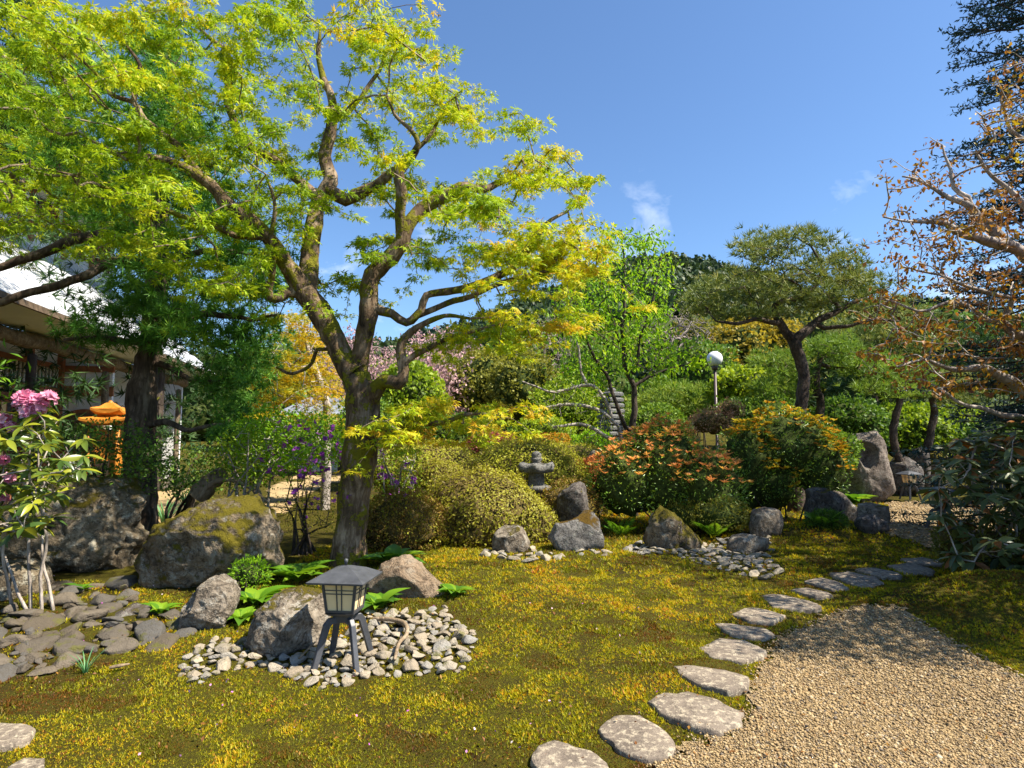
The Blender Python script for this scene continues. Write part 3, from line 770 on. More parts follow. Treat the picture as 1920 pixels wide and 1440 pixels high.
rock('mossy brown rock farthest along the gravel court', [(1738,878),(1745,850),(1760,845),(1775,856),(1780,880),(1760,890)], 17.4, .4, K_MOSSY, 79, 4, .08, 6)
rock('white flecked rock in the orange bush near the pagoda', [(1098,862),(1108,846),(1122,842),(1132,850),(1134,866),(1110,870)], 13.5, .25, K_GREY, 81, 4, .08, 6)

# cobbles: every one its own object, meshes shared
COBM = []
for k in range(9):
    r = np.random.default_rng(100 + k); V, T = ICO[3]; V = V.copy()
    for _ in range(13):
        n = unit(r.normal(size=3)); d = r.uniform(.42, .78); e = np.clip(V @ n - d, 0, None); V = V - n[None] * e[:, None]
    V = V * (1 + .10 * np.array([mnoise.noise(Vector(v * 1.7 + k * 5)) for v in V])[:, None])
    COBM.append((V, T))
COBME = {}
def cobble_me(k, mat):
    key = (k, mat.name)
    if key not in COBME:
        me = tri_mesh('cobblestone', *COBM[k], None, False); me.materials.append(mat); COBME[key] = me
    return COBME[key]
def cobbles(pix, n, rmin, rmax, mat, label, group, sink=.35, flat=.55, seed=1, name='cobblestone', avoid=True, heap=None, limit=999, small=None):
    r = np.random.default_rng(seed); poly = gpoly(pix); a = np.array(poly); lo, hi = a.min(0), a.max(0); done = []
    for t in range(n * 90):
        if len(done) >= n: break
        x, y = r.uniform(lo, hi); rad = rmax * (rmin / rmax) ** (len(done) / n) * r.uniform(.85, 1.15)
        if not inpoly(np.array([x]), np.array([y]), poly)[0]: continue
        if any((x - q[0]) ** 2 + (y - q[1]) ** 2 < ((rad + q[2]) * .80) ** 2 for q in done): continue
        if avoid and any(((x - d[0]) / d[2]) ** 2 + ((y - d[1]) / d[3]) ** 2 < .8 for d in ROCKDISK): continue
        done.append((x, y, rad))
    fs = Fol(); done.sort(key=lambda q: -q[2])
    for x, y, rad in done[limit:]:
        V, T = COBM[int(r.integers(9))]; hz = rad * flat * r.uniform(.75, 1.25); a = r.uniform(0, 6.28); ca, sa = math.cos(a), math.sin(a)
        W = V * [rad * 1.15, rad * .92, hz]; W = np.stack([W[:, 0] * ca - W[:, 1] * sa + x, W[:, 0] * sa + W[:, 1] * ca + y, W[:, 2] + float(H(x, y)) + hz * (1 - sink) * .6], 1)
        fs.raw(W, T, r.uniform(0, 1))
    if fs.n: tag(fs.build('small_cobbles', K_COBS), small, 'cobbles', None, 'stuff')
    for x, y, rad in done[:limit]:
        o = bpy.data.objects.new(name, cobble_me(int(r.integers(9)), mat)); col.objects.link(o)
        hz = rad * flat * r.uniform(.75, 1.25); h2 = heap(x, y) if heap else 0
        o.location = (x, y, float(H(x, y)) + hz * (1 - sink) * .6 + h2)
        o.rotation_euler = (r.normal() * .22, r.normal() * .22, r.uniform(0, 6.28))
        o.scale = (rad * r.uniform(1.0, 1.3), rad * r.uniform(.8, 1.05), hz)
        tag(o, label, 'cobblestone', group)
    return poly
BED1 = [(334,1268),(352,1228),(400,1198),(470,1205),(500,1225),(600,1215),(660,1180),(690,1145),(770,1150),(835,1140),(850,1165),(892,1190),(884,1215),(862,1262),(770,1266),(690,1272),(600,1294),(545,1275),(490,1248),(410,1262),(372,1284)]
BED2 = [(1163,1034),(1200,1016),(1320,1022),(1400,1000),(1450,1008),(1440,1050),(1468,1078),(1430,1088),(1340,1066),(1262,1040),(1200,1040)]
BED3 = [(-60,1150),(80,1145),(95,1098),(240,1098),(250,1140),(330,1145),(360,1195),(330,1208),(230,1222),(110,1258),(0,1292),(-60,1305)]
BED4 = [(905,1035),(1010,1030),(1040,1040),(1150,1035),(1165,1045),(1030,1052),(980,1060),(910,1048)]
PB1 = cobbles(BED1, 270, .024, .076, K_COB, 'pale cobblestone in the bed round the legs of the black lantern', 'cobbles in the bed round the black lantern', seed=4, limit=170, small='small pale cobbles filling the bed round the black lantern')
PB2 = cobbles(BED2, 190, .036, .095, K_COB, 'pale cobblestone in the patch below the pyramid shaped mossy rock', 'cobbles in the patch below the mossy rocks', flat=.4, seed=5, limit=125, small='small pale cobbles filling the patch below the mossy rocks')
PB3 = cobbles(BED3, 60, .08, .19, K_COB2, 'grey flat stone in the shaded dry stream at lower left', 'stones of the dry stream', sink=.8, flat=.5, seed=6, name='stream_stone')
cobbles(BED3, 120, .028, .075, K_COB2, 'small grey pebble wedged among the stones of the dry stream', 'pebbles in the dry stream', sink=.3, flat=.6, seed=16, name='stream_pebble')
PB4 = cobbles(BED4, 26, .05, .10, K_COB, 'small pale edging stone along the far edge of the lawn', 'edging stones along the lawn', seed=7, name='edging_stone')

# moss
def moss(f, ymin, ymax, dens, size, xr=.93, seedp=0):
    hw = ymax * xr
    n = int(2 * hw * (ymax - ymin) * dens)
    x = RG.uniform(-hw, hw, n); y = RG.uniform(ymin, ymax, n)
    k = np.abs(x) < y * xr + .1
    k &= (x > -6.2) & (x < 9)
    x, y = x[k], y[k]
    jx, jy = x + RG.normal(size=len(x)) * .035, y + RG.normal(size=len(x)) * .035
    bad = inpoly(jx, jy, PATH) | inpoly(jx, jy, COURT)
    lx, ly = x + (jx - x) * 2.6, y + (jy - y) * 2.6; few = RG.uniform(0, 1, len(x))
    for pb, keep in ((PB1, .10), (PB2, .10), (PB3, .30)): bad |= inpoly(lx, ly, pb) & (few > keep)
    for sp in SLPOLY:
        c = np.mean(sp, 0); bad |= inpoly(x + (jx - x) * .7, y + (jy - y) * .7, [tuple(c + (np.array(q) - c) * .97) for q in sp])
    for d in ROCKDISK: bad |= ((x - d[0]) / d[2]) ** 2 + ((y - d[1]) / d[3]) ** 2 < .7
    bad |= (x < -2.6) & (y > 6.6)
    x, y = x[~bad], y[~bad]; n = len(x)
    p1 = np.array([mnoise.noise((a * 1.1, b * 1.1, 3)) for a, b in zip(x, y)]); p2 = np.array([mnoise.noise((a * 4.5, b * 4.5, 8)) for a, b in zip(x, y)])
    p3 = np.array([mnoise.noise((a * 2.2, b * 2.2, 31)) for a, b in zip(x, y)])
    v = np.clip(.53 + .40 * p1 + .20 * p2 + RG.normal(size=n) * .17, 0, 1)
    v = np.where(p3 < -.26, v * .5, v)
    pts = np.stack([x, y, H(x, y) - .004], 1)
    ax = rdir(n); ax = ax * .28; ax[:, 2] = 1
    s = size * (1 + .7 * p2) * RG.uniform(.7, 1.3, n)
    f.add(pts, ax, rdir(n), s, SPRIG, v)
fm = Fol()
moss(fm, 2.2, 3.6, 6000, .020); moss(fm, 3.6, 5.0, 4200, .023); moss(fm, 5.0, 7.0, 2000, .029); moss(fm, 7.0, 9.5, 950, .040); moss(fm, 9.5, 13, 220, .065); moss(fm, 13, 19, 70, .10)
tag(fm.build('moss', L_MOSS), 'rusty yellow green hair moss carpeting the lawn', 'moss', None, 'stuff')
# petals fallen on the moss
fp = Fol(); n = 90
pt = np.array([G(*q) for q in zip(RG.uniform(60, 1300, n), RG.uniform(1080, 1430, n))])
pt[:, 2] += .035
fp.add(pt, rdir(n), np.tile([0, 0, 1.0], (n, 1)) + RG.normal(size=(n, 3)) * .5, RG.uniform(.010, .022, n), ROUND, RG.uniform(0, 1, n))
tag(fp.build('petals', M_PETAL), 'pink and white petals scattered over the moss', 'petals', None, 'stuff')

# dead leaves and crumbs on the gravel and moss
fl = Fol(); n = 620
pt = np.array([G(*q) for q in zip(RG.uniform(40, 1900, n), 1060 + 375 * RG.uniform(0, 1, n) ** .8)])
pt[:, 2] += np.where(inpoly(pt[:, 0], pt[:, 1], PATH), .024, .03)
fl.add(pt, rdir(n), np.tile([0, 0, 1.0], (n, 1)) + RG.normal(size=(n, 3)) * .35, RG.uniform(.012, .034, n), OVAL, RG.uniform(.35, 1, n))
tag(fl.build('leaf_litter', L_RUST), 'small dead leaves scattered on gravel and moss', 'leaves', None, 'stuff')

# ------------------------------------------------------------------ hill with its wood
RID = np.array([(-400, 660), (300, 655), (600, 655), (800, 640), (900, 615), (960, 575), (1010, 556), (1080, 545), (1160, 520), (1220, 492), (1260, 480), (1310, 488), (1360, 506), (1420, 535), (1500, 556), (1620, 572), (1760, 588), (1950, 600), (2400, 640)], float)
def hillz(px, t):
    top = (820 - np.interp(px, RID[:, 0], RID[:, 1] - 4)) / F * 210
    return 3 + (top - 3) * np.power(t, .85) + 2.0 * np.sin(px * .021 + t * 3) * t
pxs = np.arange(-400, 2401, 40); ts = np.linspace(0, 1.25, 18); V = []
for t in ts:
    Y = 85 + 125 * t
    for q in pxs:
        V.append(((q - 960) / F * Y, Y, hillz(q, min(t, 1)) - max(0, t - 1) * 60 + (1.0 if t > 0 else -4)))
n = len(pxs); T = []
for a in range(len(ts) - 1):
    for i in range(n - 1):
        b = a * n + i; T += [(b, b + 1, b + n + 1), (b, b + n + 1, b + n)]
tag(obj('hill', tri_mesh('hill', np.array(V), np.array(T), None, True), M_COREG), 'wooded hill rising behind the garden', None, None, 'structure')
ff = Fol(); cV, cT = ICO[2]
for k in range(1050):
    q = RG.uniform(560, 1900) if k < 400 else RG.uniform(930, 1560); t = RG.uniform(.2, 1.02) ** .7
    if q < 850 and t < .6: continue
    Y = 85 + 125 * t; b = np.array([(q - 960) / F * Y, Y, hillz(q, min(t, 1))])
    r = RG.uniform(1.8, 3.3); h = RG.uniform(2.6, 5.5); c = b + [0, 0, h * .55]
    tone = np.clip(RG.normal(.45, .2), 0, 1)
    m = 46; d = rdir(m, .25); lump = 1 + .25 * np.array([mnoise.noise(Vector(x * 1.9 + k)) for x in d])
    p = c + d * np.array([r, r, h * .6]) * (lump * RG.uniform(.75, 1.05, m))[:, None]
    ff.add(p, rdir(m, .1), d + RG.normal(size=(m, 3)) * .4, RG.uniform(.95, 1.7, m) * r / 2.4, ROUND, np.clip(tone + RG.normal(size=m) * .18, 0, 1))
    ff.raw(c + cV * np.array([r, r, h * .6]) * .78, cT, tone * .5)
tag(ff.build('forest', L_FOREST), 'dark green wood covering the hill behind the garden', 'forest', None, 'stuff')

# ------------------------------------------------------------------ trees
def px_limb(rows):
    """rows: px, py, distance, width in px -> x, y, z, radius"""
    return np.array([[*P(a, b, d), w * .5 * d / F] for a, b, d, w in rows])

def slim(rows, k=.80):
    d = px_limb(rows); d[:, 3] *= k
    return d

def finish_tree(root, sk, bark, twigbark, rt=.004, ex=.42, lumps=.12, mx=1e9, trunk_n=1):
    sk.radii(rt, ex, mx)
    limbs, tw = sk.meshes(lumps)
    for i, (V, T) in enumerate(limbs):
        obj('trunk' if i < trunk_n else 'limb', tri_mesh('limb', V, T, None, True), bark, root)
    if tw.n:
        tag(obj('twigs', tw.me('twigs', True), twigbark, root), None, None, None, 'stuff')

def spray(f, c, n, rad, thick, size, tmpl, rnd, droop=.35, up=1.0, rng=RG):
    """leaves of one pad: flat cloud round c, tips hanging outwards"""
    a = rng.uniform(0, 6.283, n); r = rad * np.sqrt(rng.uniform(0, 1, n))
    off = np.stack([np.cos(a) * r, np.sin(a) * r, rng.normal(size=n) * thick - .35 * thick * (r / rad) ** 2 * 2], 1)
    ax = np.stack([np.cos(a), np.sin(a), np.full(n, -droop)], 1) + rng.normal(size=(n, 3)) * .55
    nr = np.tile([0, 0, up], (n, 1)) + rng.normal(size=(n, 3)) * .45
    f.add(c + off, ax, nr, size * rng.uniform(.65, 1.25, n), tmpl, np.clip(rnd + rng.normal(size=n) * .10, 0, 1))

# ---- the big maple on the lawn
root = thing('maple_tree', 'large old maple with moss on its forked trunk, lime green leaves', 'tree', G(655, 1068))
sk = Skel()
D = 7.3
tr = sk.limb(px_limb([(653,1080,D,92),(652,1062,D,76),(655,1025,D,62),(662,960,D,58),(668,900,D,59),(674,850,D,62),(680,790,D,62),(680,745,D,61),(668,705,D,58)]), None, .10, .02, 1)
LA = sk.limb(px_limb([(654,690,D,44),(628,640,D,42),(600,590,D,45),(570,548,D,44)]), tr[-1], .10, .02, 2)
A1 = sk.limb(slim([(545,508,D-.1,40),(520,470,D-.2,36),(490,432,D-.3,34),(455,402,D-.4,32),(420,376,D-.5,30),(395,346,D-.5,27),(360,322,D-.6,23),(318,302,D-.7,17),(280,292,D-.8,13),(235,300,D-.9,8)]), LA[-1], .10, .03, 3)
A2 = sk.limb(slim([(578,515,D+.1,46),(582,470,D+.2,42),(588,430,D+.2,40),(602,372,D+.3,36),(618,340,D+.3,34),(611,292,D+.4,31),(620,242,D+.4,27),(622,190,D+.4,22),(605,142,D+.5,16),(596,96,D+.5,11),(600,55,D+.5,7)]), LA[-1], .10, .03, 4)
B0 = sk.limb(slim([(672,690,D,44),(680,640,D-.05,42),(690,590,D-.1,44),(692,548,D-.1,42),(698,516,D-.1,42),(733,482,D-.1,40),(755,452,D-.1,36),(766,420,D-.1,33),(792,390,D,33),(830,370,D,29),(862,350,D,23),(900,356,D+.1,19),(940,340,D+.2,16),(978,326,D+.2,10)]), tr[-1], .10, .03, 5)
def nr_(px, py, d): return sk.near(P(px, py, d))
sk.limb(slim([(750,400,D-.2,26),(752,360,D-.3,26),(750,322,D-.3,27),(770,295,D-.3,21),(784,268,D-.4,14),(768,240,D-.4,11),(738,214,D-.4,8),(725,180,D-.4,5)]), nr_(757, 445, D-.1), .10, .03, 6)
sk.limb(slim([(735,588,D-.1,21),(762,606,D-.1,20),(790,580,D-.1,18),(802,552,D-.1,17),(850,545,D,18),(892,535,D,18),(930,520,D,18),(962,500,D+.1,17),(990,470,D+.1,15),(1010,440,D+.1,13),(1032,414,D+.2,10),(1065,398,D+.3,6)]), nr_(694, 570, D-.1), .09, .03, 7)
sk.limb(slim([(800,585,D,16),(840,568,D+.1,15),(880,556,D+.2,14),(940,530,D+.3,12),(1000,514,D+.4,10),(1060,500,D+.5,6)]), nr_(778, 596, D-.1), .09, .03, 8)
CC = sk.limb(slim([(700,738,D-.1,40),(722,714,D-.25,34),(748,720,D-.3,31),(758,696,D-.3,28),(752,652,D-.3,23),(762,630,D-.3,19),(795,606,D-.3,15),(830,590,D-.4,11),(880,596,D-.5,7)]), tr[-5], .09, .03, 9)
sk.limb(slim([(780,664,D-.3,15),(815,648,D-.3,13),(850,630,D-.2,10),(900,618,D-.1,7),(960,600,D,5)]), nr_(755, 675, D-.3), .09, .03, 10)
sk.limb(slim([(720,812,D-.2,15),(765,800,D-.4,14),(830,790,D-.5,12),(885,776,D-.5,9),(960,782,D-.5,6)]), nr_(690, 800, D), .09, .03, 11)
sk.limb(slim([(650,374,D+.3,31),(690,356,D+.2,28),(725,332,D+.1,22),(760,300,D+.1,15),(800,262,D+.1,10),(830,215,D+.1,6)]), nr_(612, 350, D+.3), .10, .03, 12)
sk.limb(slim([(545,325,D+.3,25),(510,300,D+.2,21),(460,268,D+.2,19),(440,232,D+.1,19),(425,182,D+.1,17),(440,130,D+.1,11),(470,80,D+.1,7)]), nr_(600, 375, D+.3), .10, .03, 13)
sk.limb(slim([(540,548,D-.1,23),(515,561,D-.2,22),(503,544,D-.2,18),(510,505,D-.3,15),(508,440,D-.4,12),(515,385,D-.5,9),(500,330,D-.5,6)]), nr_(560, 540, D), .08, .02, 14)
sk.limb(slim([(440,442,D-.5,15),(390,418,D-.6,15),(365,416,D-.7,13),(300,386,D-.8,11),(262,370,D-.9,10),(205,356,D-1.,9),(150,332,D-1.1,7),(90,320,D-1.2,5)]), nr_(500, 445, D-.3), .09, .03, 15)
sk.limb(slim([(330,270,D-.5,17),(272,228,D-.6,16),(248,192,D-.6,14),(212,182,D-.7,11),(178,140,D-.7,8),(140,100,D-.7,5)]), nr_(378, 333, D-.5), .09, .03, 16)
sk.limb(slim([(258,150,D-.5,11),(262,120,D-.5,9),(235,85,D-.5,6)]), nr_(250, 195, D-.6), .09, .03, 17)
sk.limb(slim([(420,90,D+.2,11),(380,60,D+.2,9),(340,20,D+.2,6)]), nr_(430, 165, D+.1), .09, .03, 18)
sk.limb(slim([(655,210,D+.5,12),(690,160,D+.5,10),(720,110,D+.5,8),(738,60,D+.5,6)]), nr_(620, 230, D+.4), .09, .03, 19)
sk.limb(slim([(595,655,D+.1,9),(575,690,D+.3,9),(545,700,D+.5,8),(520,690,D+.6,6)]), nr_(632, 648, D), .09, .03, 20)
dm = lambda px, py: 6.35 + 1.0 * np.clip(px / 650, -.3, 1) + .6 * np.clip((px - 650) / 450, 0, 1)
CROWN = [(-220,90),(20,70),(70,25),(130,8),(200,22),(260,60),(295,20),(320,-40),(430,-50),(560,-30),(610,30),(650,70),(690,55),(725,15),(762,25),(772,80),(820,150),(870,185),(925,205),(960,255),(1040,285),(1052,345),(1085,385),(1120,445),(1085,490),(1010,505),(960,470),(930,420),(860,400),(800,370),(720,400),(640,400),(600,460),(540,480),(520,560),(440,570),(360,500),(250,480),(120,430),(-220,430)]
GAPS = [(395,95,38,42),(670,415,50,38),(830,420,70,26),(560,300,34,22),(760,170,22,16)]
pp, pq = pads(CROWN, 122, dm, .85, .45, GAPS)
ex1, eq1 = pads([(690,440),(790,430),(890,455),(900,485),(800,500),(700,480)], 9, D + .5, .5, .25)
ex2, eq2 = pads([(790,640),(870,600),(950,575),(1080,570),(1090,610),(960,650),(850,655)], 16, D + .1, .5, .22)
ex3, eq3 = pads([(700,800),(760,760),(830,745),(880,765),(960,750),(1000,775),(960,805),(850,800),(760,825)], 18, D - .5, .35, .2)
ex4, eq4 = pads([(920,480),(1010,420),(1110,430),(1130,480),(1020,530),(950,545)], 14, D + .3, .5, .25)
ex5, eq5 = pads([(630,500),(690,490),(700,540),(640,545)], 2, D + .8, .3, .2)
allp = np.vstack([pp, ex1, ex2, ex3, ex4, ex5]); allq = np.vstack([pq, eq1, eq2, eq3, eq4, eq5])
tips = []; crown = Fol()
for c, q in zip(allp, allq):
    w = .25 + .22 * np.clip((q[0] - 600) / 450, 0, 1) + .12 * np.clip((300 - q[1]) / 300, 0, 1) + RG.normal() * .09
    if q[1] > 720: w += .16
    if 690 < q[0] < 900 and 430 < q[1] < 505: w -= .2
    big = q[1] < 560 and not (690 < q[0] < 900 and 430 < q[1] < 505)
    rad = RG.uniform(.40, .60) if big else RG.uniform(.24, .36); m = 9 if big else 4
    slope = RG.normal(size=2) * .22
    for k in range(m):
        o2 = RG.normal(size=2) * rad * .52
        t = c + np.array([*o2, o2 @ slope - .35 * (o2 @ o2) / rad + RG.normal() * .04]); tips.append(t)
        spray(crown, t, int(RG.uniform(18, 30) * (1.08 if q[0] < 560 else 1.15)), rad * .27 if big else rad * .5, .022, .070, MAPLE, w + RG.normal() * .05)
sk.grow(np.array(tips), .13, .10, .035, 3)
twig_leaves(sk, crown, 3, .05, .068, MAPLE, lambda p: .28 + .16 * np.clip(p[:, 0] + 1, 0, 2) * .5, .4)
finish_tree(root, sk, B_MAPLE, B_MAPLE2, .0035, .42, .20)
crown.build('crown', L_MAPLE, root)
# cushions of moss on the trunk
fmoss = Fol()
for ids, fixed in sk.chains:
    if not fixed: continue
    for i in ids[1:]:
        if sk.rad[i] < .05: continue
        for _ in range(int(sk.rad[i] * 110)):
            p = sk.P[i] + RG.normal(size=3) * .03
            d = unit(RG.normal(size=3) + np.array([.1, 0, .9 if sk.rad[i] < .17 else .0])); q = p + d * sk.rad[i] * 1.0
            if mnoise.noise(Vector(q * 2.6)) < .12: continue
            fmoss.add(q[None], d[None] + RG.normal(size=(1, 3)) * .3, RG.normal(size=(1, 3)), .016, SPRIG, np.clip(RG.normal(.5, .12), .3, .72))
if fmoss.n: tag(fmoss.build('trunk_moss', L_MOSS, root), None, None, None, 'stuff')

# ---- conifer by the temple
def tuft_tree(sk, f, targets, per, rad, size, tmpl, up=.6, rnd=.5, var=.18):
    for t in targets:
        n = int(per * RG.uniform(.7, 1.3)); w = np.clip(RG.normal(rnd, var * .6), 0, 1)
        p = t + RG.normal(size=(n, 3)) * np.array([rad, rad, rad * .32])
        f.add(p, unit(p - t + 1e-6) * .6 + RG.normal(size=(n, 3)) * .35 + [0, 0, up], RG.normal(size=(n, 3)), size * RG.uniform(.75, 1.2, n), tmpl, np.clip(w + RG.normal(size=n) * var, 0, 1))
C = 9.2
root = thing('conifer_tree', 'tall dark green conifer with thick peeling trunk before the temple', 'tree', P(262, 900, C) * [1, 1, 0] + [0, 0, .1])
sk = Skel()
b0 = P(262, 900, C); b0[2] = 0.0
tr = sk.limb(np.vstack([[[*b0, .28]], px_limb([(262,900,C,56),(262,800,C,53),(266,740,C,50),(272,690,C,43),(283,640,C,37),(290,560,C,36),(298,450,C,30),(304,330,C,24),(308,200,C,16),(312,60,C,6)])]), None, .14, .02, 31)
for rows in ([(270,490,C-.2,20),(210,490,C-.5,18),(150,520,C-.8,16),(80,545,C-1.,15),(0,566,C-1.2,14),(-80,580,C-1.3,13)],
             [(270,420,C-.2,20),(190,440,C-.6,22),(140,452,C-.9,20),(70,480,C-1.1,18),(0,500,C-1.2,15),(-80,515,C-1.3,12)],
             [(330,600,C-.3,16),(400,590,C-.6,12),(470,600,C-.8,8),(520,590,C-1,5)], [(320,690,C,12),(370,715,C,9),(430,712,C,6),(470,705,C,4)],
             [(310,790,C-.2,12),(360,805,C-.3,9),(420,795,C-.3,5)], [(230,640,C-.3,12),(180,630,C-.5,9),(120,640,C-.7,6)],
             [(340,480,C-.3,14),(420,470,C-.5,10),(480,480,C-.6,6)], [(350,330,C-.2,12),(420,300,C-.3,8),(450,280,C-.3,5)], [(250,300,C-.2,12),(180,280,C-.4,8),(100,260,C-.6,6)]):
    d = px_limb(rows); sk.limb(d, sk.near(d[0, :3]), .12, .04, len(rows) * 2.2)
pc, _ = pads([(215,480),(140,400),(60,300),(0,200),(60,90),(180,120),(285,30),(330,40),(360,180),(420,320),(520,480),(530,540),(490,640),(450,690),(400,660),(330,640),(250,600)], 260, C - .4, .6, .19)
fc = Fol(); tips = []
tuft_tree(sk, fc, pc, 12, .16, .165, UMBRELLA, .35, .5)
sk.grow(pc, .16, .05, .03, 5)
lowp, _ = pads([(380,690),(440,620),(500,600),(510,660),(490,730),(470,790),(430,830),(400,760)], 50, C - .1, .4, .15)
low2, _ = pads([(110,620),(160,560),(240,540),(330,560),(340,660),(280,650),(230,640),(170,660)], 34, C - .5, .3, .15)
lowp = np.vstack([lowp, low2])
tuft_tree(sk, fc, lowp, 14, .15, .14, UMBRELLA, .2, .35)
sk.grow(lowp, .16, .02, .03, 5)
finish_tree(root, sk, B_CONIFER, B_CONIFER, .0045, .42, .16)
fc.build('crown', L_CONIFER, root)

# ---- dark cedar reaching over the corner of the temple
def cedar(label, px, py_top, depth, half, n, mat=L_DARK, zbase=0.0, name='cedar_tree', tw=.22):
    top = P(px, py_top, depth); b = np.array([top[0], depth, float(H(top[0], depth))])
    root = thing(name, label, 'tree', b)
    sk = Skel(); hgt = top[2] - b[2]
    sk.limb(np.array([[*b, hgt * .028], [*(b + [.05, 0, hgt * .5]), hgt * .018], [*top, .02]]), None, .4)
    f = Fol(); tg = []
    for k in range(n):
        t = RG.uniform(zbase, 1) ; r = half * (1 - t) ** .8 * math.sqrt(RG.uniform(.3, 1)) + .1; a = RG.uniform(0, 6.283)
        tg.append(b + [math.cos(a) * r, math.sin(a) * r, hgt * t - .12 * r])
    tuft_tree(sk, f, tg, 9, .26 * half / 1.6, tw, PINETUFT, .0, .5)
    sk.grow(np.array(tg)[:: 3], .4, -.05, .03, 9)
    finish_tree(root, sk, B_DARK, B_DARK, .006, .42, .05)
    f.build('crown', mat, root)
cedar('dark cedar filling the top corner above the temple roof', -30, -230, 12.6, 3.0, 330, tw=.34)
cedar('dark cedar spire rising behind the umbrella conifer', 318, 10, 19.0, 2.0, 170, tw=.34)

# ---- yellow maple behind the trunk
root = thing('yellow_maple', 'golden yellow maple behind the big maple trunk', 'tree', P(612, 850, 14) * [1, 1, 0] + [0, 0, float(H(-4.2, 14))])
sk = Skel(); Y = 14.0; b = P(612, 850, Y); b[2] = float(H(b[0], Y))
sk.limb(np.vstack([[[*b, .11]], px_limb([(614,800,Y,16),(608,740,Y,13),(590,690,Y,11),(575,640,Y,8),(570,600,Y,5)])]), None, .15, .05, 4)
sk.limb(px_limb([(560,690,Y-.4,8),(530,680,Y-.8,6)]), sk.near(P(590, 690, Y)), .15, .04)
pc, _ = pads([(500,640),(530,590),(580,580),(610,640),(630,700),(640,770),(600,800),(540,770),(500,800),(470,700)], 62, Y - .3, .8, .38)
f = Fol()
for c in pc: spray(f, c, 70, .45, .05, .095, MAPLE, RG.uniform(.1, .8))
sk.grow(pc, .2, .1, .04); finish_tree(root, sk, B_GREY, B_GREY, .006)
f.build('crown', L_YELLOWMAPLE, root)

# ---- weeping cherries far behind
def cherry(label, cx, top, depth, poly, n):
    b = P(cx, 800, depth); b[2] = float(H(b[0], depth))
    root = thing('cherry_tree', label, 'tree', b); sk = Skel(); t = P(cx, top, depth)
    sk.limb(np.array([[*b, .28], [*(b * .4 + t * .6), .18], [*(t * .95 + b * .05), .05]]), None, .5, .15, 3)
    pc, _ = pads(poly, n, depth, 1.6, .5)
    f = Fol()
    for c in pc:
        m = 70; z = RG.uniform(0, 1, m)
        p = c + np.stack([RG.normal(size=m) * .35, RG.normal(size=m) * .4, -z * 1.4 + .3], 1)
        f.add(p, RG.normal(size=(m, 3)) + [0, 0, -1], RG.normal(size=(m, 3)), RG.uniform(.10, .2, m), OVAL, np.clip(RG.normal(.5, .25, m), 0, 1))
    sk.grow(pc, .5, .3, .1); finish_tree(root, sk, B_DARK, B_BARE, .012)
    f.build('crown', L_CHERRY, root)
cherry('pale pink weeping cherry seen behind the fork of the maple trunk', 690, 640, 30, [(600,640),(650,620),(730,615),(790,610),(800,700),(760,760),(650,760),(600,720)], 70)
cherry('pink weeping cherry hanging behind the low maple branch', 840, 640, 26, [(790,630),(850,620),(890,660),(895,730),(870,760),(800,740)], 55)

# ---- lime green young tree before the pagoda
Y = 12.6
root = thing('young_tree', 'slender many stemmed tree with fresh lime green leaves by the pagoda', 'tree', P(1187, 860, Y) * [1, 1, 0] + [0, 0, float(H(2.5, Y))])
sk = Skel(); b = P(1187, 860, Y); b[2] = float(H(b[0], Y))
sk.limb(np.vstack([[[*b, .085]], px_limb([(1187,810,Y,13),(1189,760,Y,11),(1188,725,Y,10),(1172,680,Y,8),(1167,620,Y,7),(1172,540,Y,5),(1166,430,Y,3)])]), None, .15, .04, 2)
for rows in ([(1196,690,Y-.1,7),(1200,640,Y-.1,6),(1222,570,Y-.2,5),(1240,480,Y-.2,3)], [(1172,800,Y-.2,8),(1150,740,Y-.3,7),(1135,700,Y-.3,7),(1105,650,Y-.4,5),(1085,580,Y-.4,3)],
             [(1160,640,Y+.2,5),(1140,570,Y+.3,4),(1120,500,Y+.3,3)], [(1195,720,Y,6),(1230,700,Y,5),(1290,680,Y-.1,3),(1320,665,Y-.1,2)]):
    d = px_limb(rows); sk.limb(d, sk.near(d[0, :3]), .15, .04, len(rows))
pc, _ = pads([(1030,690),(1020,600),(1060,520),(1110,500),(1130,440),(1165,415),(1195,440),(1225,430),(1260,490),(1250,560),(1275,690),(1240,720),(1215,640),(1190,700),(1150,720),(1090,740)], 150, Y, .8, .23)
f = Fol()
for c in pc:
    n = 30; p = c + RG.normal(size=(n, 3)) * [.15, .15, .11]
    f.add(p, RG.normal(size=(n, 3)) * .6 + [0, 0, -.7], RG.normal(size=(n, 3)) * .6 + [0, -.2, .6], RG.uniform(.07, .13, n), tm_oval(.2, .05, .15), np.clip(RG.normal(.5, .2, n), 0, 1))
ex, _ = pads([(1300,670),(1325,660),(1330,680),(1300,690)], 3, Y - .1, .1, .1)
for c in ex: f.add(c + RG.normal(size=(25, 3)) * .1, RG.normal(size=(25, 3)) + [0, 0, -.6], RG.normal(size=(25, 3)), .11, OVAL, .7)
sk.grow(pc, .18, .05, .03); twig_leaves(sk, f, 4, .06, .10, tm_oval(.2, .05, .15), .5, .3, -.6, .2); finish_tree(root, sk, B_DARK, B_DARK, .0045)
f.build('crown', L_LIME, root)

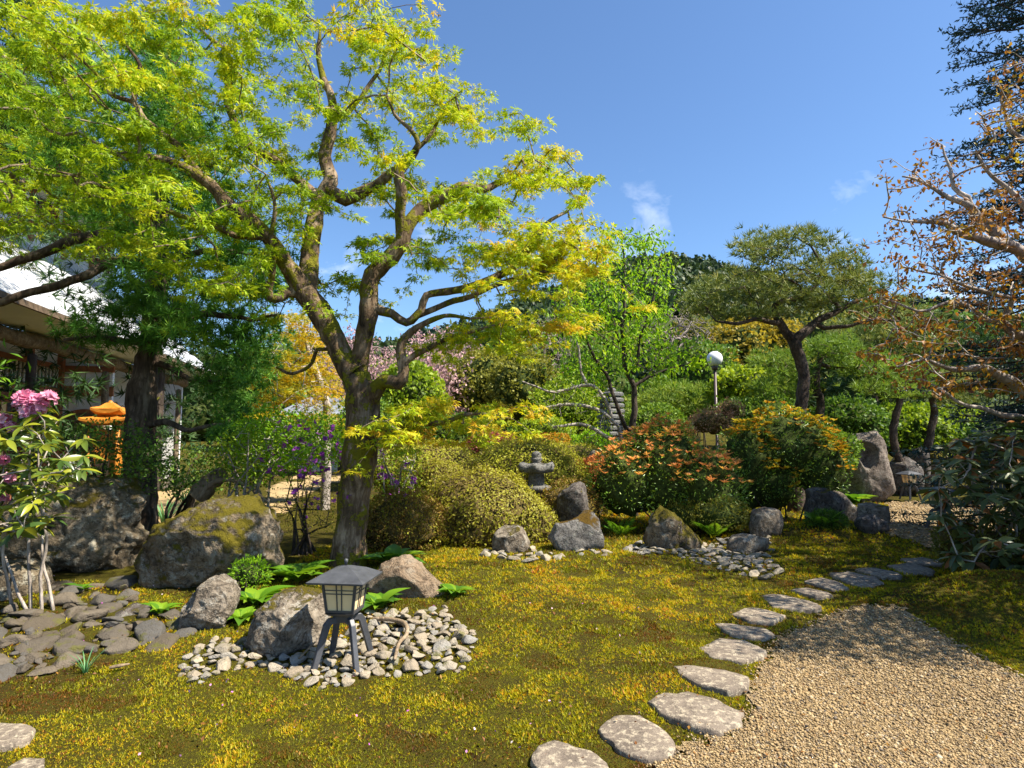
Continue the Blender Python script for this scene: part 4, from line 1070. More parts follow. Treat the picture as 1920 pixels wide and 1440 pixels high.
# ---- pines
def pine(label, limbs, Y, polys, npads, size=.13, mat=L_PINE, rad=.17, per=14, name='pine_tree', pd=.55, rnd=.5, mind=.22):
    root = thing(name, label, 'tree'); sk = Skel(); first = True
    for rows in limbs:
        d = slim(rows, .82)
        if first:
            b = d[0].copy(); b[2] = float(H(b[0], b[1])) - .05; b[3] *= 1.15
            root.location = Vector(b[:3]); d = np.vstack([b[None], d]) if d[0, 2] - b[2] > .08 else d
            sk.limb(d, None, .12, .03, 3); first = False
        else: sk.limb(d, sk.near(d[0, :3]), .12, .05, len(rows) * 1.7)
    f = Fol()
    for poly, n in zip(polys, npads):
        pc, _ = pads(poly, n, Y, pd, mind)
        if len(pc) == 0: continue
        tuft_tree(sk, f, pc, per, rad, size * 1.25, PINETUFT, .75, rnd); sk.grow(pc - [0, 0, .06], .15, .08, .05, n)
    finish_tree(root, sk, B_PINE, B_PINE, .006, .42, .22)
    f.build('crown', mat, root)
Y = 13.6
pine('gnarled garden pine with a bent dark trunk and flat wide crown', [
    [(1494,965,Y,40),(1492,900,Y,34),(1491,830,Y,31),(1500,770,Y,28),(1508,710,Y,26),(1497,668,Y,25),(1489,640,Y,27)],
    [(1472,622,Y,20),(1456,592,Y,17),(1453,572,Y-.1,13),(1480,562,Y-.2,11),(1520,545,Y-.2,8),(1540,500,Y-.2,6),(1520,460,Y-.2,5)],
    [(1503,628,Y,22),(1530,606,Y+.1,18),(1562,588,Y+.2,14),(1600,568,Y+.3,10),(1640,545,Y+.4,7)],
    [(1455,606,Y-.2,13),(1420,600,Y-.4,10),(1380,606,Y-.5,8),(1345,600,Y-.6,5)],
    [(1545,615,Y,10),(1590,612,Y-.1,8),(1630,600,Y-.2,7),(1690,604,Y-.2,4)], [(1560,560,Y+.3,9),(1575,520,Y+.3,7),(1570,480,Y+.3,5)]], Y,
    [[(1380,470),(1410,440),(1480,428),(1545,440),(1600,475),(1640,520),(1560,540),(1460,530),(1400,510)], [(1300,560),(1330,520),(1400,510),(1470,540),(1460,590),(1380,595),(1320,590)],
     [(1500,550),(1600,510),(1680,540),(1700,590),(1640,585),(1560,565),(1480,590)]], [62, 48, 46], per=19, size=.15, rad=.20, mind=.34)
Y = 18.0
pine('smaller pine with stacked bright pads behind the gnarled pine', [[(1535,810,Y,20),(1538,760,Y,18),(1530,710,Y,15),(1540,660,Y,12)], [(1560,690,Y,8),(1620,680,Y,6)], [(1500,700,Y,7),(1450,690,Y,5)], [(1520,745,Y,7),(1450,735,Y,5)]], Y,
     [[(1500,650),(1560,632),(1610,650),(1560,670)], [(1560,690),(1620,668),(1700,690),(1640,710)], [(1430,670),(1490,655),(1510,700),(1440,700)], [(1420,720),(1500,705),(1520,745),(1430,750)]], [28, 34, 24, 28], mat=L_PINE2, size=.2, rad=.24, name='pine_tree', mind=.25)
Y = 16.5
pine('bent slim pine trunk just right of the standing stone', [[(1690,880,Y,18),(1676,820,Y,17),(1680,780,Y,16),(1688,740,Y,14),(1682,700,Y,10)]], Y, [[(1620,720),(1680,680),(1760,700),(1720,740),(1640,745)]], [50], mat=L_PINE2, size=.18, rad=.22)
Y = 17.5
pine('curved slim pine trunk rising behind the dark rocks', [[(1735,865,Y,18),(1745,810,Y,16),(1752,770,Y,15),(1742,730,Y,11)]], Y, [[(1690,740),(1740,690),(1840,720),(1800,760)]], [45], mat=L_PINE, size=.18, rad=.22)
Y = 21.0
pine('low spreading pine with bright pads left of the globe lamp', [[(1268,850,Y,16),(1270,790,Y,13),(1262,760,Y,10)]], Y, [[(1190,760),(1240,725),(1310,730),(1330,770),(1270,790),(1200,790)]], [70], mat=L_PINE2, size=.24, rad=.3, rnd=.65, mind=.3)
Y = 24.0
pine('tall dark pine grove tree behind the slim bent trunks', [[(1640,830,Y,18),(1640,700,Y,14),(1650,620,Y,9)]], Y, [[(1560,620),(1640,575),(1740,590),(1780,660),(1700,700),(1590,690)]], [95], mat=L_PINE, size=.3, rad=.42, rnd=.4, mind=.45, pd=1.2)
Y = 26.0
pine('dark pine at far right behind the rust leaved maple', [[(1800,830,Y,18),(1805,700,Y,14),(1800,640,Y,9)]], Y, [[(1720,660),(1790,610),(1900,620),(1920,720),(1800,770),(1730,740)]], [95], mat=L_DARK, size=.3, rad=.45, rnd=.5, mind=.45, pd=1.2)
Y = 25.0
pine('shadowed pine behind the standing stone', [[(1600,830,Y,18),(1605,760,Y,14),(1600,720,Y,9)]], Y, [[(1540,760),(1590,700),(1700,720),(1720,800),(1620,820),(1550,800)]], [85], mat=L_DARK, size=.3, rad=.42, rnd=.5, mind=.45, pd=1.0)

# ---- bare grey trees
def bare(label, cx, by, top, Y, poly, n, seed=0):
    b = P(cx, by, Y); b[2] = float(H(b[0], Y)); root = thing('bare_tree', label, 'tree', b); sk = Skel(); t = P(cx, top, Y)
    sk.limb(np.array([[*b, .2], [*(b * .5 + t * .5 + [.2, 0, 0]), .13], [*t, .04]]), None, .4, .2, seed)
    pc, _ = pads(poly, n, Y, 1.3, .28); sk.grow(pc, .35, .15, .16, seed); sk.radii(.011, .40); limbs, tw = sk.meshes(.1)
    for i, (V, T) in enumerate(limbs): obj('trunk', tri_mesh('trunk', V, T, None, True), B_BARE, root)
    tag(obj('twigs', tw.me('twigs', True), B_BARE, root), None, None, None, 'stuff')
    f = Fol(); k = RG.integers(0, len(pc), 500)
    f.add(pc[k] + RG.normal(size=(500, 3)) * .3, RG.normal(size=(500, 3)), RG.normal(size=(500, 3)), .12, NARROW, RG.uniform(0, 1, 500)); f.build('buds', L_BEIGE, root)
bare('bare pale branched tree between the lime tree and globe lamp', 1260, 800, 640, 27, [(1190,620),(1230,580),(1290,575),(1340,610),(1350,680),(1300,720),(1220,720)], 330, 1)
bare('bare grey tree behind the tip of the low maple boughs', 1020, 800, 640, 29, [(960,650),(990,600),(1060,590),(1080,640),(1060,700),(990,700)], 220, 2)

# pale crooked limbs of a leaning shrub before the pagoda
root = thing('crooked_shrub', 'leaning shrub of pale crooked limbs left of the stone pagoda', 'shrub', P(1178, 830, 11.5) * [1, 1, 0])
sk = Skel(); Y = 11.6
sk.limb(px_limb([(1178,870,Y,10),(1165,845,Y,8),(1130,815,Y,8),(1090,795,Y,7),(1040,800,Y,5)]), None, .12, .03, 1)
sk.limb(px_limb([(1160,800,Y,7),(1130,775,Y,7),(1090,760,Y,7),(1030,765,Y,6),(985,780,Y,4)]), sk.near(P(1178, 850, Y)), .12, .04, 2)
sk.limb(px_limb([(1150,790,Y,6),(1130,740,Y,6),(1100,720,Y,7),(1040,735,Y,5),(980,715,Y,3)]), sk.near(P(1140, 780, Y)), .12, .04, 3)
sk.limb(px_limb([(1090,700,Y,5),(1085,660,Y,4),(1075,630,Y,3)]), sk.near(P(1100, 720, Y)), .12, .04, 3)
pc, _ = pads([(985,760),(1080,690),(1150,720),(1150,820),(1060,830)], 45, Y, .5, .2); f = Fol()
for c in pc: f.add(c + RG.normal(size=(22, 3)) * .12, RG.normal(size=(22, 3)) + [0, 0, .2], RG.normal(size=(22, 3)) + [0, 0, .7], .055, OVAL, np.clip(RG.normal(.6, .2, 22), 0, 1))
sk.grow(pc, .15, .05, .04); finish_tree(root, sk, B_GREY, B_GREY, .004); f.build('foliage', L_BRIGHT, root)

# ---- rust leaved maple reaching in from the right
Y = 7.6
root = thing('rust_maple', 'maple with rust and gold leaves reaching in from the right edge', 'tree', P(2130, 1000, Y) * [1, 1, 0] + [0, 0, .1])
sk = Skel(); b = P(2130, 1000, Y); b[2] = float(H(b[0], Y))
sk.limb(np.vstack([[[*b, .24]], px_limb([(2110,900,Y,60),(2080,760,Y,52),(2050,640,Y,46),(2040,520,Y,36),(2020,380,Y,26),(1990,240,Y,14),(1950,120,Y,6)])]), None, .14, .04, 5)
for rows in ([(2000,760,Y-.2,26),(1930,740,Y-.4,22),(1890,715,Y-.5,20),(1850,690,Y-.6,15),(1790,690,Y-.7,10),(1740,680,Y-.8,6),(1680,690,Y-.9,4)],
             [(1990,650,Y-.1,22),(1930,640,Y-.3,18),(1895,620,Y-.4,17),(1885,605,Y-.4,15),(1860,600,Y-.4,10),(1800,570,Y-.5,7),(1720,580,Y-.5,5),(1650,560,Y-.5,3)],
             [(1990,560,Y,24),(1930,480,Y-.1,22),(1880,460,Y-.2,24),(1830,450,Y-.3,16),(1800,440,Y-.3,14),(1770,420,Y-.4,11),(1710,415,Y-.4,6),(1660,405,Y-.4,3)],
             [(1860,430,Y-.2,20),(1830,405,Y-.2,18),(1815,385,Y-.2,14),(1780,375,Y-.2,10),(1740,345,Y-.2,6),(1690,330,Y-.2,3)],
             [(1815,370,Y-.2,10),(1790,350,Y-.2,8),(1780,310,Y-.1,5),(1770,270,Y-.1,3)], [(1950,420,Y,14),(1900,370,Y,10),(1860,330,Y,7),(1830,290,Y,4)],
             [(1960,300,Y,10),(1900,240,Y,7),(1870,190,Y,5)], [(1990,800,Y-.3,18),(1900,780,Y-.5,12),(1820,760,Y-.6,7),(1750,720,Y-.7,4)],
             [(1900,560,Y-.5,9),(1830,540,Y-.7,7),(1760,520,Y-.8,5),(1690,500,Y-.9,3)]):
    d = px_limb(rows); sk.limb(d, sk.near(d[0, :3] + [.25, 0, 0]), .12, .05, len(rows) * 2.3)
RC = [(1640,330),(1700,310),(1760,260),(1790,300),(1840,310),(1850,230),(1870,130),(1960,90),(2200,200),(2250,600),(2150,780),(1930,760),(1850,730),(1780,740),(1690,740),(1650,690),(1600,640),(1650,570),(1630,500),(1660,470),(1640,410),(1700,400)]
pc, pq = pads(RC, 380, Y - .4, .65, .16)
f = Fol(); tips = []
for c, q in zip(pc, pq):
    w = np.clip(RG.normal(.55, .18), 0, 1)
    if q[0] > 1840 and 210 < q[1] < 300: w = .05
    n = 9; p = c + RG.normal(size=(n, 3)) * [.10, .10, .04]
    f.add(p, RG.normal(size=(n, 3)) * .6 + [0, 0, -.6], RG.normal(size=(n, 3)), RG.uniform(.045, .08, n), tm_oval(.3, .1, .1), np.clip(w + RG.normal(size=n) * .15, 0, 1))
    tips += [c, c + RG.normal(size=3) * [.18, .18, .06], c + RG.normal(size=3) * [.18, .18, .06]]
# boughs of the same tree out of view, added to shade gravel and bank
for rows in ([(7.4, 7.0, 2.6, .07), (6.6, 6.2, 3.2, .05), (5.8, 5.4, 3.3, .035), (5.2, 4.6, 3.2, .02), (4.9, 4.0, 3.0, .01)], [(7.6, 6.8, 2.2, .06), (7.0, 5.8, 2.6, .045), (6.6, 4.8, 2.7, .03), (6.3, 3.9, 2.5, .01)], [(8.2, 7.9, 3.0, .06), (8.3, 8.4, 3.6, .04), (8.5, 8.9, 3.8, .02)]):
    d = np.array(rows); sk.limb(d, sk.near(d[0, :3]), .15, .06, 3)
for k in range(820):
    c = np.array([RG.uniform(4.2, 9.4), RG.uniform(3.95, 9.0), 0]); c[2] = 2.5 + RG.uniform(0, 1.8)
    if c[0] < c[1] * .86 + .5: continue
    n = 90; p = c + RG.normal(size=(n, 3)) * [.16, .16, .08]
    if k % 7 == 0: tips += [c, c + RG.normal(size=3) * [.16, .16, .05]]
    f.add(p, RG.normal(size=(n, 3)) * .6 + [0, 0, -.6], RG.normal(size=(n, 3)), RG.uniform(.045, .08, n), tm_oval(.3, .1, .1), np.clip(RG.normal(.5, .2, n), 0, 1))
sk.grow(np.array(tips), .12, .06, .05, 7)
twig_leaves(sk, f, 3, .05, .056, tm_oval(.3, .1, .1), lambda p: .52 + .25 * np.array([mnoise.noise(Vector(x * 1.3)) for x in p]), .3, -.7, .16)
finish_tree(root, sk, B_GREY, B_GREY, .0032, .42, .18)
f.build('crown', L_RUST, root)

# ---- blue green fir at the right edge
Y = 9.3
b = P(2000, 900, Y); b[2] = float(H(b[0], Y)); top = P(1975, -400, Y)
root = thing('fir_tree', 'tall blue green fir standing behind the rust maple at right edge', 'tree', b)
sk = Skel(); sk.limb(np.array([[*b, .24], [*(b * .5 + top * .5), .14], [*top, .02]]), None, .3)
f = Fol(); hg = top[2] - b[2]
for k in range(380):
    t = RG.uniform(.03, .97); a = RG.uniform(0, 6.283); L = 2.1 * (1 - t) ** .45 * RG.uniform(.65, 1.0) + .2
    o = b * (1 - t) + top * t; d = np.array([math.cos(a), math.sin(a), .12 - .35 * (1 - t)])
    e = o + d * L; m = o * .5 + e * .5 + [0, 0, -.08 * L]
    sk.limb(np.array([[*o, .02], [*m, .014], [*e, .006]]), sk.near(o), .3)
    for s in range(int(5 + L * 10)):
        u = RG.uniform(.25, 1.0); p0 = o * (1 - u) + e * u + [0, 0, -.08 * L * 2 * u * (1 - u)]
        sd = np.cross(d, [0, 0, 1.0]) * RG.choice([-1, 1]); sdir = unit(d * .8 + sd * RG.uniform(.2, 1) + [0, 0, RG.uniform(-.1, .25)]); ln = RG.uniform(.18, .36)
        m_ = 9; q = RG.uniform(0, 1, m_)[:, None]
        f.add(p0 + sdir * ln * q, sdir * .55 + RG.normal(size=(m_, 3)) * .6, RG.normal(size=(m_, 3)), RG.uniform(.06, .10, m_), tm_oval(.15, 0, 0), np.clip(RG.normal(.5, .25, m_), 0, 1))
finish_tree(root, sk, B_DARK, B_DARK, .005)
f.build('crown', L_FIR, root)

# ------------------------------------------------------------------ shrubs and hedges
def lump_pts(lumps, n, rough=.18, seed=0, rng=RG, zmin=-.6):
    """points and outward normals on the union of lumpy ellipsoids (centre, radii)"""
    area = np.array([r[0] * r[1] + r[0] * r[2] + r[1] * r[2] for _, r in lumps]); cnt = (n * area / area.sum()).astype(int)
    Ps, Ns = [], []
    for (c, r), m in zip(lumps, cnt):
        d = rdir(m, .15, rng); d = d[d[:, 2] > zmin]; m = len(d)
        k = 1 + rough * np.array([fbm(x * 2.1 + c * .7 + seed, 3) for x in d])
        p = c + d * r * (k * np.clip(rng.normal(1, .045, m), .8, 1.1))[:, None]
        keep = np.ones(m, bool)
        for c2, r2 in lumps:
            if c2 is c: continue
            keep &= (((p - c2) / (r2 * .88)) ** 2).sum(1) > 1
        Ps.append(p[keep]); Ns.append(unit(d / r)[keep])
    return np.vstack(Ps), np.vstack(Ns)
def px_lumps(rows, squash=1.0):
    out = []
    for r in rows:
        px, py, rx, ry, Y = r[:5]; rd = r[5] if len(r) > 5 else rx * Y / F * .9
        out.append((P(px, py, Y), np.array([rx * Y / F, rd, ry * Y / F])))
    return out
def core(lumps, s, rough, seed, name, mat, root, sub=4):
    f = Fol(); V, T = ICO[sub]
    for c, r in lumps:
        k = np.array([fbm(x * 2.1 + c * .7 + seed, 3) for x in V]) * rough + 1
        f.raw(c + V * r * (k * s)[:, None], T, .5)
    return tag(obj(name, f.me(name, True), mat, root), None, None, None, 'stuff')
def bush(label, rows, n, size, mat, tmpl=OVAL, name='shrub', cat='shrub', rough=.18, rnd=.5, var=.2, coremat=None, cs=.86, tips=None, group=None, out=.9, upb=.3, seed=0, lift=0.0, tight=0.0):
    lumps = px_lumps(rows); c0 = np.mean([c for c, _ in lumps], 0)
    base = np.array([c0[0], c0[1], float(H(c0[0], c0[1]))])
    root = thing(name, label, cat, base, group)
    p, nn = lump_pts(lumps, n, rough, seed)
    patch = np.array([mnoise.noise(Vector(q * 1.6 / max(.4, lumps[0][1][0]))) for q in p])
    f = Fol(); m = len(p)
    ax = nn * out + RG.normal(size=(m, 3)) * .55 + [0, 0, upb]
    ax = np.where(tight > 0, np.cross(nn, RG.normal(size=(m, 3))) + nn * .35, ax)
    f.add(p, ax, nn * (1 + tight) + RG.normal(size=(m, 3)) * .6 + [0, 0, .5], size * RG.uniform(.65, 1.3, m), tmpl, np.clip(rnd + .22 * patch + RG.normal(size=m) * var, 0, 1))
    tag(f.build('foliage', mat, root), None, None, None, 'stuff')
    if tight:
        k = RG.integers(0, m, m // 9); sh = Fol()
        sh.add(p[k] - nn[k] * .03, nn[k] + RG.normal(size=(len(k), 3)) * .4 + [0, 0, .5], RG.normal(size=(len(k), 3)), RG.uniform(.05, .12, len(k)), tm_oval(.035, 0, 0), RG.uniform(0, .5, len(k)))
        sh.build('shoots', L_BEIGE, root)
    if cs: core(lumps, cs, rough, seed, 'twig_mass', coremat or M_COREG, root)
    if tips is not None:
        tmat, frac, tsz, cond = tips; f2 = Fol()
        sel = np.where((nn[:, 2] > .0) & cond(p, nn))[0]; sel = RG.choice(sel, min(len(sel), int(frac * m)), replace=False)
        for i in sel:
            k = 7; a = np.arange(k) * 6.283 / k
            d = np.stack([np.cos(a), np.sin(a), np.full(k, .75)], 1) + RG.normal(size=(k, 3)) * .2
            f2.add(np.repeat((p[i] + nn[i] * size * .6)[None], k, 0), d, np.tile([0, 0, 1.0], (k, 1)), tsz * RG.uniform(.45, 1.25) * RG.uniform(.7, 1.2, k), NARROW if tsz > .08 else OVAL, np.clip(RG.normal(.5, .25), 0, 1))
        if f2.n: tag(f2.build('new_leaves', tmat, root), None, None, None, 'stuff')
    # a few stems so that it stands on the ground
    st = Fol()
    for k in range(5):
        c, r = lumps[k % len(lumps)]; e = c + RG.normal(size=3) * r * .25; s0 = base + RG.normal(size=3) * [.12, .12, 0] * lumps[0][1][0]
        s0[2] = float(H(s0[0], s0[1])) - .03
        pts = catmull(np.array([s0, (s0 + e) / 2 + RG.normal(size=3) * .06, e]), .2); st.raw(*tube_np(pts, np.linspace(.028, .01, len(pts)) * max(.6, lumps[0][1][0] * .7), 5), .5)
    tag(obj('stems', st.me('stems', True), B_DARK, root), None, None, None, 'stuff')
    return root, p, nn
always = lambda p, n: np.ones(len(p), bool)

# clipped azaleas round the stone lantern
bush('largest clipped azalea dome, smooth and round behind the stone lantern', [(988,905,110,80,12.4)], 20000, .048, L_AZALEA, rough=.06, coremat=M_CORE, cs=.93, rnd=.88, var=.15, name='clipped_azalea', tight=1.0)
bush('loose azalea mound in front of the stone lantern', [(898,972,118,88,9.8),(975,992,72,62,9.7),(845,988,70,58,9.6)], 22000, .045, L_AZALEA, rough=.13, coremat=M_CORE, cs=.91, rnd=.52, var=.25, name='clipped_azalea', tight=1.0)
bush('small clipped azalea ball left of the front mound', [(824,915,52,50,10.7)], 6000, .044, L_AZALEA, rough=.06, coremat=M_CORE, cs=.92, rnd=.5, name='clipped_azalea', tight=1.0)
bush('yellow green azalea mound behind the small clipped ball', [(815,885,90,58,12.8),(760,890,60,50,12.6)], 10000, .052, L_AZALEA, rough=.12, coremat=M_CORE, cs=.9, rnd=.72, name='clipped_azalea', tight=1.0)
bush('dry brownish azalea beside the maple trunk', [(755,985,75,62,8.9),(715,1000,45,45,8.8)], 8500, .040, L_AZDRY, rough=.2, coremat=M_CORE, cs=.82, rnd=.4, var=.28, name='azalea_shrub')
bush('low clipped hedge behind the large dome', [(1075,862,70,30,15.0)], 4000, .05, L_AZALEA, rough=.08, coremat=M_CORE, cs=.92, rnd=.7, name='clipped_azalea', tight=1.0)
bush('dark red dome shrub behind the clipped azaleas', [(925,838,48,26,15.5)], 3500, .06, L_REDSHRUB, rough=.08, coremat=M_CORE, cs=.9, name='red_shrub')
bush('dry brown azalea below the stone lantern by the upright rock', [(1070,965,60,62,10.4)], 4000, .036, L_AZDRY, rough=.2, coremat=M_CORE, cs=.85, rnd=.35, name='azalea_shrub')

# pieris with orange new leaves
L_ = bush('round pieris bush covered with orange new leaves', [(1240,890,85,92,10.7),(1170,905,62,72,10.5),(1325,915,70,66,10.3),(1250,850,58,55,10.8)], 9500, .062, L_GLOSS, NARROW, rough=.25, cs=.80, tips=(L_ORANGE, .105, .088, lambda p, n: n[:, 2] > .15), name='pieris_bush', rnd=.55)
bush('tall pieris bush with yellow tips under the gnarled pine', [(1470,850,88,80,12.2),(1402,880,52,85,11.8),(1540,885,46,70,11.8),(1440,910,60,50,11.9)], 9500, .062, L_GLOSS, NARROW, rough=.22, cs=.80, tips=(L_YELTIP, .085, .08, lambda p, n: (n[:, 0] > .1) | (n[:, 2] > .55)), name='pieris_bush', rnd=.5)
bush('rusty pink leaved shrub at the foot of the globe lamp', [(1335,795,45,26,14.5),(1370,770,22,18,14.6)], 2400, .06, L_PINKTWIG, NARROW, rough=.35, cs=.7, rnd=.6, name='pink_shrub', coremat=M_CORE)
bush('low orange leaved shrub left of the round pieris', [(1120,890,38,32,12.6)], 2500, .05, L_ORANGE, rough=.25, cs=.8, rnd=.1, name='orange_shrub')
bush('mossy low shrub hugging the foot of the round pieris', [(1340,965,60,34,10.0),(1290,970,45,30,10.1)], 3800, .04, L_OLIVE, rough=.2, cs=.85, name='shrub')

# middle distance, left to right
BG = [
 ('pale green bush behind the maple trunk', [(770,745,62,62,21)], 3200, .13, L_BRIGHT, .55), ('olive bush beside the hanging cherry', [(905,725,62,62,24)], 3200, .13, L_OLIVE, .7),
 ('grey green bush behind the low maple branch', [(985,735,66,74,22)], 3400, .12, L_OLIVE, .55), ('green mound of shrub behind the crooked limbs', [(1058,775,62,52,19)], 3000, .11, L_BRIGHT, .5),
 ('dark shrub hidden behind the lime green tree', [(1120,740,70,80,24)], 3400, .14, L_GREEN, .4), ('broad dark green bush behind the globe lamp', [(1310,715,78,70,25),(1250,760,60,50,24)], 5200, .14, L_GREEN, .5),
 ('bright green bush right of the globe lamp post', [(1395,735,62,44,20)], 3000, .12, L_BRIGHT, .7), ('glossy green bush between the two pines', [(1440,790,62,48,17),(1390,790,50,40,17)], 4400, .09, L_GREEN, .6),
 ('golden yellow tree behind the gnarled pine', [(1400,655,68,54,33),(1450,640,50,40,33),(1340,690,50,30,32)], 5000, .20, L_GOLD, .5), ('olive wooded clump left of the golden tree', [(1310,650,62,48,36)], 2600, .2, L_OLIVE, .4),
 ('shadowy green bush behind the standing stone', [(1590,800,70,50,21)], 3200, .12, L_GREEN, .45), ('yellow green bush between the slim bent trunks', [(1700,815,70,52,22)], 3600, .13, L_BRIGHT, .45),
 ('sunny yellow green hedge beyond the gravel court', [(1800,815,80,46,23)], 3600, .13, L_BRIGHT, .5), ('dark shrub mass at the end of the gravel court', [(1890,850,90,60,18),(2000,830,90,80,18)], 4600, .11, L_GREEN, .3),
 ('dark green shrub under the low maple branch', [(860,815,68,34,16.5)], 3200, .09, L_GREEN, .5), ('bright low shrub left of the stone pagoda', [(1020,815,52,28,16.5)], 2800, .09, L_BRIGHT, .6),
 ('fresh green shrub around the pagoda base', [(1110,845,46,34,16)], 2800, .08, L_LIME, .4), ('small orange tinged shrub behind the large dome', [(1030,835,40,20,15.8)], 2200, .07, L_YELTIP, .3),
 ('leafy shrub under the pine pads right of the pagoda', [(1230,800,56,36,17)], 3000, .09, L_GREEN, .7), ('green shrub right of the yellow tipped pieris', [(1560,850,42,42,14.5)], 2600, .08, L_GREEN, .7),
 ('small green bush behind the maple at the temple corner', [(690,800,60,50,19)], 3000, .1, L_GREEN, .6), ('green bush below the golden maple', [(560,830,70,46,15.5)], 3400, .08, L_GREEN, .6),
]
for lab, rows, n, sz, mt, rn in BG:
    bush(lab, rows, n, sz, mt, ROUND if sz > .1 else OVAL, rough=.30, cs=.82, rnd=rn, var=.2, out=.6, name='shrub' if 'tree' not in lab else 'golden_tree', cat='shrub' if 'tree' not in lab else 'tree', seed=n * .01)
# far trees closing the view at the foot of the hill
FAR = [(-100, 700), (60, 690), (220, 700), (380, 690), (520, 700), (640, 690), (760, 700), (870, 680), (960, 670), (1060, 665), (1160, 660), (1270, 655), (1370, 660), (1470, 640), (1560, 620), (1650, 615), (1750, 610), (1850, 600), (1960, 610)]
FLAB = ['far green tree hidden behind the temple corner', 'far green tree behind the temple roof', 'far dark tree behind the conifer trunk', 'far green tree behind the temple end', 'far tree behind the golden maple', 'far green tree behind the maple trunk',
        'far olive tree behind the first weeping cherry', 'far green tree above the hanging cherry', 'far olive tree below the low end of the ridge', 'far dark tree below the ridge left of the lime tree', 'far dark tree behind the lime green tree',
        'far olive tree under the hilltop', 'far dark tree right of the hilltop', 'far tree behind the gnarled pine crown', 'far green tree right of the gnarled pine', 'far green tree behind the grove pine',
        'far tree seen through the rust maple twigs', 'far dark tree behind the rust maple', 'far green tree at the right edge']
for k, ((px, py), lab) in enumerate(zip(FAR, FLAB)):
    Y = 46 + 11 * ((k * 7) % 4); mt = (L_GREEN, L_FOREST, L_OLIVE, L_FOREST)[k % 4]
    h = RG.uniform(60, 85)
    bush(lab, [(px, py + h * .5, RG.uniform(62, 82), h, Y), (px + 40, py + h, 60, h * .8, Y), (px - 40, py + h * 1.2, 60, h * .8, Y - 2)], 3000, .42, mt, ROUND, name='far_tree', cat='tree', rough=.4, cs=.82, rnd=.5, out=.5, group='far trees at the foot of the hill', seed=k * 3.3)

# ---- loose flowering shrubs
def loose(label, base, Y, poly, n, lmat, lsize, per, fmat=None, fpads=(), fn=0, fsize=.035, stems=5, bark=B_GREY, name='azalea_shrub', dsp=.35, rnd=.5, tmpl=OVAL, sw=9, mind=.16, lean=.3):
    b = P(*base, Y); b[2] = float(H(b[0], Y)); root = thing(name, label, 'shrub', b); sk = Skel()
    pc, pq = pads(poly, n, Y, dsp, mind); c = pc.mean(0)
    for s in range(stems):
        e = pc[RG.integers(len(pc))]; s0 = b + np.array([RG.normal() * .10, RG.normal() * .08, -.04])
        m = s0 * .55 + e * .45 + np.array([RG.normal() * .06, RG.normal() * .06, .12]); w = sw * .5 * Y / F * RG.uniform(.6, 1.1)
        sk.limb(np.array([[*s0, w], [*m, w * .7], [*e, w * .3]]), None, .10, .03, s * 2.1)
    sk.grow(pc, .12, .05, .04, 3); f = Fol()
    for c in pc:
        m = int(per * RG.uniform(.7, 1.3)); p = c + RG.normal(size=(m, 3)) * [.11, .11, .07]
        f.add(p, RG.normal(size=(m, 3)) * .6 + [0, 0, .35], RG.normal(size=(m, 3)) * .6 + [0, 0, .8], lsize * RG.uniform(.6, 1.2, m), tmpl, np.clip(rnd + RG.normal(size=m) * .2, 0, 1))
    finish_tree(root, sk, bark, bark, .003, .42, .1, trunk_n=0)
    for o in root.children:
        if o.name.split('.')[0] == 'limb': o.name = 'stem'
    f.build('foliage', lmat, root)
    if fmat:
        fc, _ = pads(poly if not fpads else fpads, fn, Y - .12, dsp, .05)
        for c in fc:
            ff_ = Fol()
            for _ in range(int(RG.integers(2, 5))):
                q = c + RG.normal(size=3) * .014; ax0 = unit(RG.normal(size=3) + [0, -.4, .5]); k = 5; a = np.arange(k) * 6.283 / k
                u = unit(np.cross(ax0, [.3, .2, 1])); w = np.cross(ax0, u)
                d = np.cos(a)[:, None] * u + np.sin(a)[:, None] * w + ax0 * .5
                ff_.add(np.repeat(q[None], k, 0), d, np.tile(ax0, (k, 1)), fsize, ROUND, np.clip(RG.normal(.5, .22), 0, 1))
            obj('flower_truss', ff_.me('flower_truss'), fmat, root)
    return root
loose('purple flowering azalea with fresh leaves left of the maple trunk', (500, 990), 8.6, [(420,860),(440,800),(500,775),(600,780),(650,800),(645,860),(600,880),(520,890),(450,910)], 175, L_LIME, .056, 36, L_PURPLE, None or [(470,900),(490,850),(520,790),(600,785),(650,810),(640,870),(560,900)], 88, .038, 5, B_GREY, rnd=.45)
loose('purple azalea with bare reddish stems in front of the maple trunk', (575, 1040), 7.9, [(515,950),(540,900),(600,890),(640,910),(640,980),(590,1000),(530,990)], 60, L_AZALEA, .03, 22, L_PURPLE, None or [(520,930),(640,880),(650,830),(660,930),(560,990)], 16, .03, 9, B_DARK, rnd=.5, sw=7)
loose('purple azalea right of the maple trunk', (745, 985), 9.4, [(700,830),(740,815),(780,850),(790,920),(750,950),(705,940)], 60, L_BRIGHT, .045, 26, L_PURPLE, None or [(705,830),(745,820),(790,900),(770,940),(710,930)], 26, .036, 5, B_GREY, rnd=.6)
loose('dark leafy shrub between the huge boulder and temple', (215, 960), 8.0, [(110,830),(150,800),(240,800),(310,850),(350,880),(330,930),(240,900),(150,900)], 85, L_GREEN, .055, 34, None, (), 0, .03, 5, B_DARK, name='leafy_shrub', rnd=.45)
loose('green shrub with twisted pale stems above the long mossy boulder', (440, 960), 8.2, [(390,880),(410,830),(470,810),(520,830),(510,890),(450,920)], 60, L_BRIGHT, .05, 30, None, (), 0, .03, 7, B_GREY, name='leafy_shrub', rnd=.4)
